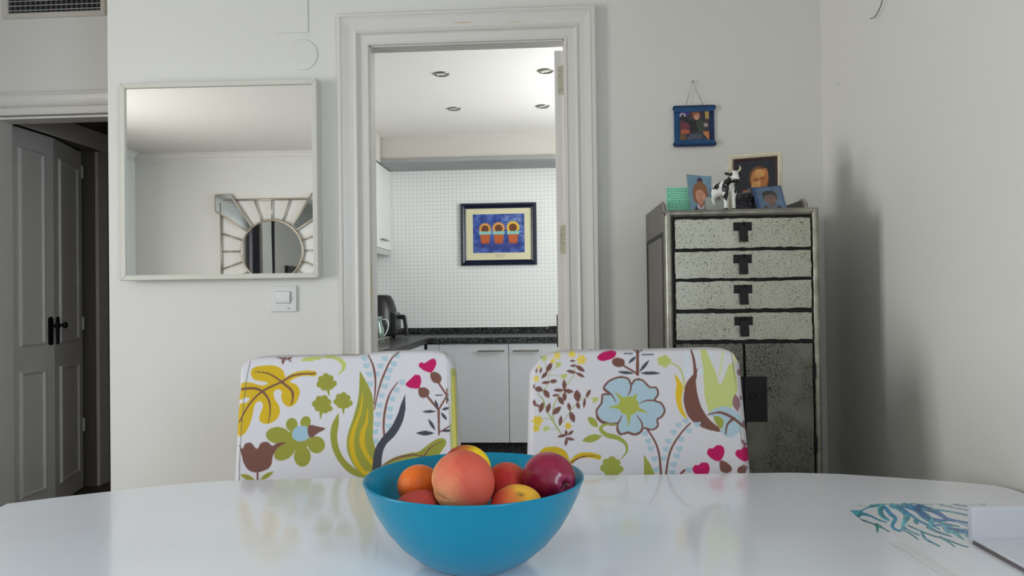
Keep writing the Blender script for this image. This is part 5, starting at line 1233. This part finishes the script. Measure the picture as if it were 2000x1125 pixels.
def fruit(name, px, py, Y, r, kind, label, cat, axis, blush, hi=None, sc=(1, 1, 1), seed=0):
    """axis: direction of the stem pole; blush: direction of the red cheek"""
    c = P(px, py, Y=Y); nu, nv = 120, 80
    ph, th_ = np.meshgrid(np.linspace(0, 2*math.pi, nu, endpoint=False), np.linspace(.02, math.pi-.02, nv))
    rs = np.random.RandomState(seed)
    cl = np.exp(-((np.angle(np.exp(1j*ph)))**2)/.06)*np.sin(th_)**.6
    if kind == 'peach': rr = 1-.055*cl-.16*np.exp(-(th_/.30)**2)+.03*np.exp(-((math.pi-th_)/.2)**2)
    elif kind == 'apple': rr = 1-.20*np.exp(-(th_/.34)**2)-.15*np.exp(-((math.pi-th_)/.26)**2)+.02*np.cos(5*ph)*(th_/math.pi)**3-.05*(th_/math.pi)
    else: rr = 1-.03*np.exp(-(th_/.2)**2)+0*ph
    x = rr*np.sin(th_)*np.cos(ph); y = rr*np.sin(th_)*np.sin(ph); z = rr*np.cos(th_)*(.94 if kind != 'apple' else 1.02)
    D = np.stack([x, y, z], -1)*np.array(sc)
    za = Vector(axis).normalized(); q = za.to_track_quat('Z', 'Y').to_matrix(); Wd = D@np.array(q).T*r
    nz = Wd/np.linalg.norm(Wd, axis=-1, keepdims=True)
    def n3(f, k):
        s = 0
        for i in range(k):
            w = rs.randn(3)*f; s = s+np.sin(nz@w+rs.rand()*6.28)
        return s/k
    bl = np.array(Vector(blush).normalized()); t = nz@bl+.35*n3(3, 5)+.12*n3(9, 6)+.06*n3(26, 8); t = np.clip((t+.35)/1.0, 0, 1)[..., None]
    lo, hic = hi
    cols = np.array(lo, float)*(1-t)+np.array(hic, float)*t
    if kind == 'apple':
        st_ = (.5+.5*np.sin(ph*37+3*n3(2, 3)))*.16; cols = cols*(1-st_[..., None]*.7)+np.array([170, 40, 80.])*st_[..., None]*.7
        sp_ = (n3(60, 12) > .62)[..., None]; cols = np.where(sp_, cols*.6+np.array([200, 120, 120.])*.4, cols)
        pit = np.exp(-((math.pi-th_)/.13)**2)[..., None]; cols = cols*(1-pit)+np.array([60, 44, 30.])*pit
        ring = np.exp(-((math.pi-th_-.33)/.12)**2)[..., None]*.45; cols = cols*(1-ring)+np.array([196, 110, 140.])*ring
    elif kind == 'peach':
        cols = cols*(1+.05*n3(40, 10)[..., None]); pit = np.exp(-(th_/.12)**2)[..., None]*.7; cols = cols*(1-pit)+np.array([96, 80, 40.])*pit
    mt = {'peach': M['fuzz'], 'orange': M['peel'], 'apple': M['waxy'], 'nectarine': M['skin']}[kind]
    V = Wd.reshape(-1, 3); N = len(V)
    Fq = list(gridfaces(nu, nv, True))+[tuple(range(nu))[::-1], tuple(range(N-nu, N))]
    root = raw(name, V, Fq, mt, None, True, np.clip(cols.reshape(-1, 3), 0, 255)); root.location = c
    tag(root, label, cat)
    if kind in ('apple',):
        b = bmesh.new(); a = -za*r*.85
        for k in range(5):
            w = q@Vector((math.cos(k*1.2566)*r*.09, math.sin(k*1.2566)*r*.09, 0)); tube(b, [a*.90+w*.3, a+w*1.0, a*1.07+w*1.1], [.0016, .0013, .0004], 6)
        mk('calyx', b, mat('dry_calyx', RGB(50, 36, 26), .9), root)
    return root
PY = (232, 176, 66); PR = (196, 62, 44)
fruit('peach', 904, 942, 1.085, .0470, 'peach', 'largest peach, pinkish orange, front middle of the turquoise bowl', 'peach', (.25, .9, .35), (.5, -.3, .45), ((226, 164, 112), (208, 92, 74)), (1.0, 1, .98), 3)
fruit('nectarine', 911, 916, 1.178, .0395, 'peach', 'red and bright yellow nectarine behind the largest peach, topmost in the bowl', 'nectarine', (.1, .8, .6), (-.9, -.3, .1), ((244, 208, 40), (150, 34, 44)), (1, 1, .97), 5)
fruit('orange', 819, 949, 1.16, .0345, 'orange', 'smooth bright orange at the left of the turquoise bowl', 'orange', (.1, .6, .8), (.3, -.2, -.6), ((236, 112, 20), (216, 84, 16)), (1, 1, 1), 8)
fruit('peach', 815, 996, 1.085, .0325, 'peach', 'small dull red peach under the orange at the left rim', 'peach', (-.3, .3, .9), (.3, -.4, .5), ((206, 150, 100), (176, 66, 58)), (1.15, 1, .95), 11)
fruit('peach', 992, 947, 1.195, .0365, 'peach', 'half hidden red orange peach between the largest peach and the purple apple', 'peach', (.6, .5, .5), (-.3, -.8, -.2), ((226, 128, 92), (178, 44, 40)), (1.05, 1, 1), 14)
fruit('apple', 1073, 933.5, 1.155, .0405, 'apple', 'dark magenta apple leaning on the right rim, calyx facing outward', 'apple', (-.62, .78, .06), (.2, -.2, -.6), ((146, 26, 62), (108, 12, 44)), (.98, 1, 1.12), 17)
fruit('peach', 1011, 998, 1.083, .0400, 'peach', 'red peach with a yellow patch at the front right of the bowl', 'peach', (.15, -.35, .75), (-.6, -.4, -.3), ((236, 176, 60), (200, 66, 58)), (1.05, 1, .96), 21)

# ================================================================ coral drawing on paper
sx0, sy0 = 1640, 960
A = P(1646, 987, Z=TZ); B = P(2016, 974, Z=TZ); D_ = P(1850, 1150, Z=TZ); C_ = B+(D_-A)
SHW = (242, 245, 252)
cv = Canvas(2300, 1150, SHW, .8)
T1, T2, T3, T4 = (64, 164, 186), (28, 148, 200), (0, 112, 186), (88, 200, 218)
cv.blob([(100, 235), (125, 208), (230, 205), (330, 155), (430, 140), (480, 152), (440, 166), (330, 180), (258, 208), (232, 240), (205, 275), (140, 268)], T1); cv.ell(160, 236, 50, 20, T4)
for p_, w_, c_ in [
 ([(235, 235), (330, 265), (420, 310), (505, 337)], (12, 9, 5), T1), ([(195, 290), (250, 315), (350, 350), (450, 390), (535, 437)], (8, 7, 6), (70, 130, 150)), ([(200, 285), (245, 255), (330, 268)], 8, T1),
 ([(460, 155), (440, 220), (470, 275), (535, 318)], (44, 30, 8), T4), ([(470, 160), (455, 220), (480, 270), (530, 305)], (14, 14, 6), (60, 150, 160)), ([(500, 185), (555, 250), (605, 300), (570, 370), (600, 412), (655, 432)], (24, 26, 12), T2),
 ([(560, 155), (650, 190), (725, 258), (742, 292), (705, 345), (665, 430)], (30, 30, 10), T1), ([(710, 270), (690, 360), (700, 400)], 20, T4), ([(640, 165), (760, 250), (855, 315), (950, 365), (990, 392)], (20, 12, 14), T2),
 ([(690, 150), (820, 190), (900, 250), (975, 305), (1000, 345), (972, 392)], (34, 48, 20), T2), ([(800, 180), (900, 240), (960, 290)], (14, 22, 10), T3), ([(850, 168), (1000, 208), (1100, 258), (1165, 300), (1260, 322), (1440, 352)], (34, 26, 10), T3),
 ([(900, 190), (1040, 202), (1200, 222), (1440, 272), (1600, 300)], (14, 10, 12), T1), ([(1100, 150), (1250, 180), (1440, 215)], 7, (130, 176, 186)), ([(1230, 140), (1440, 178)], 6, (150, 184, 190)), ([(990, 300), (1095, 318), (1192, 318)], (20, 20, 4), T3),
 ([(1000, 372), (1150, 370), (1250, 410), (1440, 432)], (10, 14, 16), T2), ([(1015, 380), (1085, 412)], 7, T2), ([(740, 370), (850, 420), (1000, 480), (1150, 520), (1300, 580), (1392, 606)], (6, 9, 7), (60, 134, 150)),
 ([(700, 395), (780, 440), (862, 476)], 7, T1), ([(688, 418), (780, 470), (850, 522)], 8, (84, 150, 170)), ([(895, 450), (930, 515), (1010, 560), (1088, 600)], (20, 12, 7), T1), ([(955, 390), (1060, 440), (1210, 492)], (18, 14, 8), (66, 142, 160)),
 ([(1130, 372), (1170, 430), (1280, 440), (1440, 470)], (30, 26, 18), T4), ([(1160, 400), (1290, 430), (1440, 462)], (8, 14, 10), T3), ([(1235, 440), (1300, 490), (1352, 527)], (26, 18, 6), T4), ([(1370, 478), (1432, 520)], (10, 26, 20), T1), ([(1095, 500), (1180, 550), (1245, 602)], (16, 10, 8), (76, 150, 160)),
 ([(405, 368), (412, 440)], (24, 20, 10), (70, 160, 150)), ([(395, 360), (450, 390)], 14, (70, 160, 150)), ([(820, 322), (838, 340)], 26, T1), ([(1000, 320), (980, 390)], 30, T4), ([(1280, 330), (1320, 350), (1440, 400)], 8, (140, 180, 214)), ([(1040, 330), (1200, 365), (1300, 385)], (10, 12, 6), T1)]: cv.line(p_, tuple(v*1.45+5 for v in w_) if isinstance(w_, tuple) else w_*1.45+5, (c_[0]*.66, c_[1]*.78, c_[2]*.86)); cv.line(p_, tuple(v*1.45 for v in w_) if isinstance(w_, tuple) else w_*1.45, c_)
for k in range(90):
    x = 180+1500*NPR.rand(); y = 152-14*math.sin(min(1, (x-180)/500)*1.5)+NPR.uniform(-12, 12)+(x > 900)*8; cv.line([(x, y), (x+60+40*NPR.rand(), y+NPR.uniform(-4, 10))], 4, [(110, 168, 176), (140, 180, 180), (96, 140, 150), (150, 190, 170)][k % 4], False, .55)
for p_ in ([(560, 430), (700, 520), (1000, 730), (1240, 905), (1400, 1030)], [(420, 500), (700, 650), (900, 790), (1070, 890), (1200, 1000)], [(560, 590), (720, 650), (800, 720)]): cv.line(p_, 5, (176, 170, 168), al=.45)
for k in range(26):
    t = k/25; x = 560+560*t; y = 560+360*t; cv.line([(x, y+18), (x+70, y-6), (x+140, y-4)], 4, (182, 176, 172), al=.5)
mk_ = (cv.a.min(2) < 200)[..., None]; bk_ = cv.a.copy(); cv.a[:] = 0; cv.mottle(.5, 12); cv.a = np.where(mk_, bk_*(1+cv.a), bk_); cv.blur(1)
sh = empty('coral_drawing', (A.x, A.y, TZ), 0, 'sheet with a blue watercolour branching coral drawing on the white table', 'drawing')
nu, nv = 420, 300
u, v = np.meshgrid(np.linspace(0, 1, nu), np.linspace(0, 1, nv)); a_, b_, d_ = [np.array(q_) for q_ in (A, B, D_)]
pts = a_+(b_-a_)*u[..., None]+(d_-a_)*v[..., None]; W = pts.reshape(-1, 3)-np.array(EYE); kz = W@np.array(Fw)
px = 1000+F_PX*(W@np.array(Rt))/kz; py = 562.5-F_PX*(W@np.array(Up))/kz
cols = cv.get((px-sx0)*5.5556, (py-sy0)*5.5556); V = pts.reshape(-1, 3)-np.array([A.x, A.y, TZ]); V[:, 2] = .0006
N = len(V); V2 = V.copy(); V2[:, 2] = .00015
edge = list(range(nu))+[nu*k+nu-1 for k in range(1, nv)]+[nu*(nv-1)+k for k in range(nu-2, -1, -1)]+[nu*k for k in range(nv-2, 0, -1)]
raw('paper', np.vstack([V, V2]), list(gridfaces(nu, nv)[:, ::-1])+list(gridfaces(nu, nv)+N)+[(edge[i-1], edge[i], edge[i]+N, edge[i-1]+N) for i in range(len(edge))], attr_mat('drawing_paper', .12, .55, coat=.3), sh, False, np.vstack([cols, np.tile([[225, 225, 225]], (N, 1))]))

# white tray with a raised back panel
q0 = P(1899.5, 1062, Z=TZ+.001); q1 = P(2000, 1118, Z=TZ+.001)
dirn = (q1-q0).normalized(); yaw = math.atan2(dirn.y, dirn.x)+math.pi/2
tr = empty('white_tray', (q0.x, q0.y, TZ+.0008), yaw, 'white tray with a raised back panel lying on the coral drawing', 'tray')
hh = P(1899.5, 992, Y=q0.y).z-TZ
M['traywhite'] = mat('matt_white_board', RGB(222, 226, 236), .4); M['trayedge'] = mat('dark_tray_edge', RGB(112, 104, 104), .6)
mk('base', bx(.0015, .30, -.36, .0, .005, .010), M['traywhite'], tr, bevel=.001)
mk('underside', bx(.0, .30, -.36, .0, .0, .005), M['trayedge'], tr)
a2 = -yaw
b = bmesh.new(); box(b, 0, .30, 0, .012, .0, hh)
mk('back_panel', b, M['traywhite'], tr, bevel=.0012)
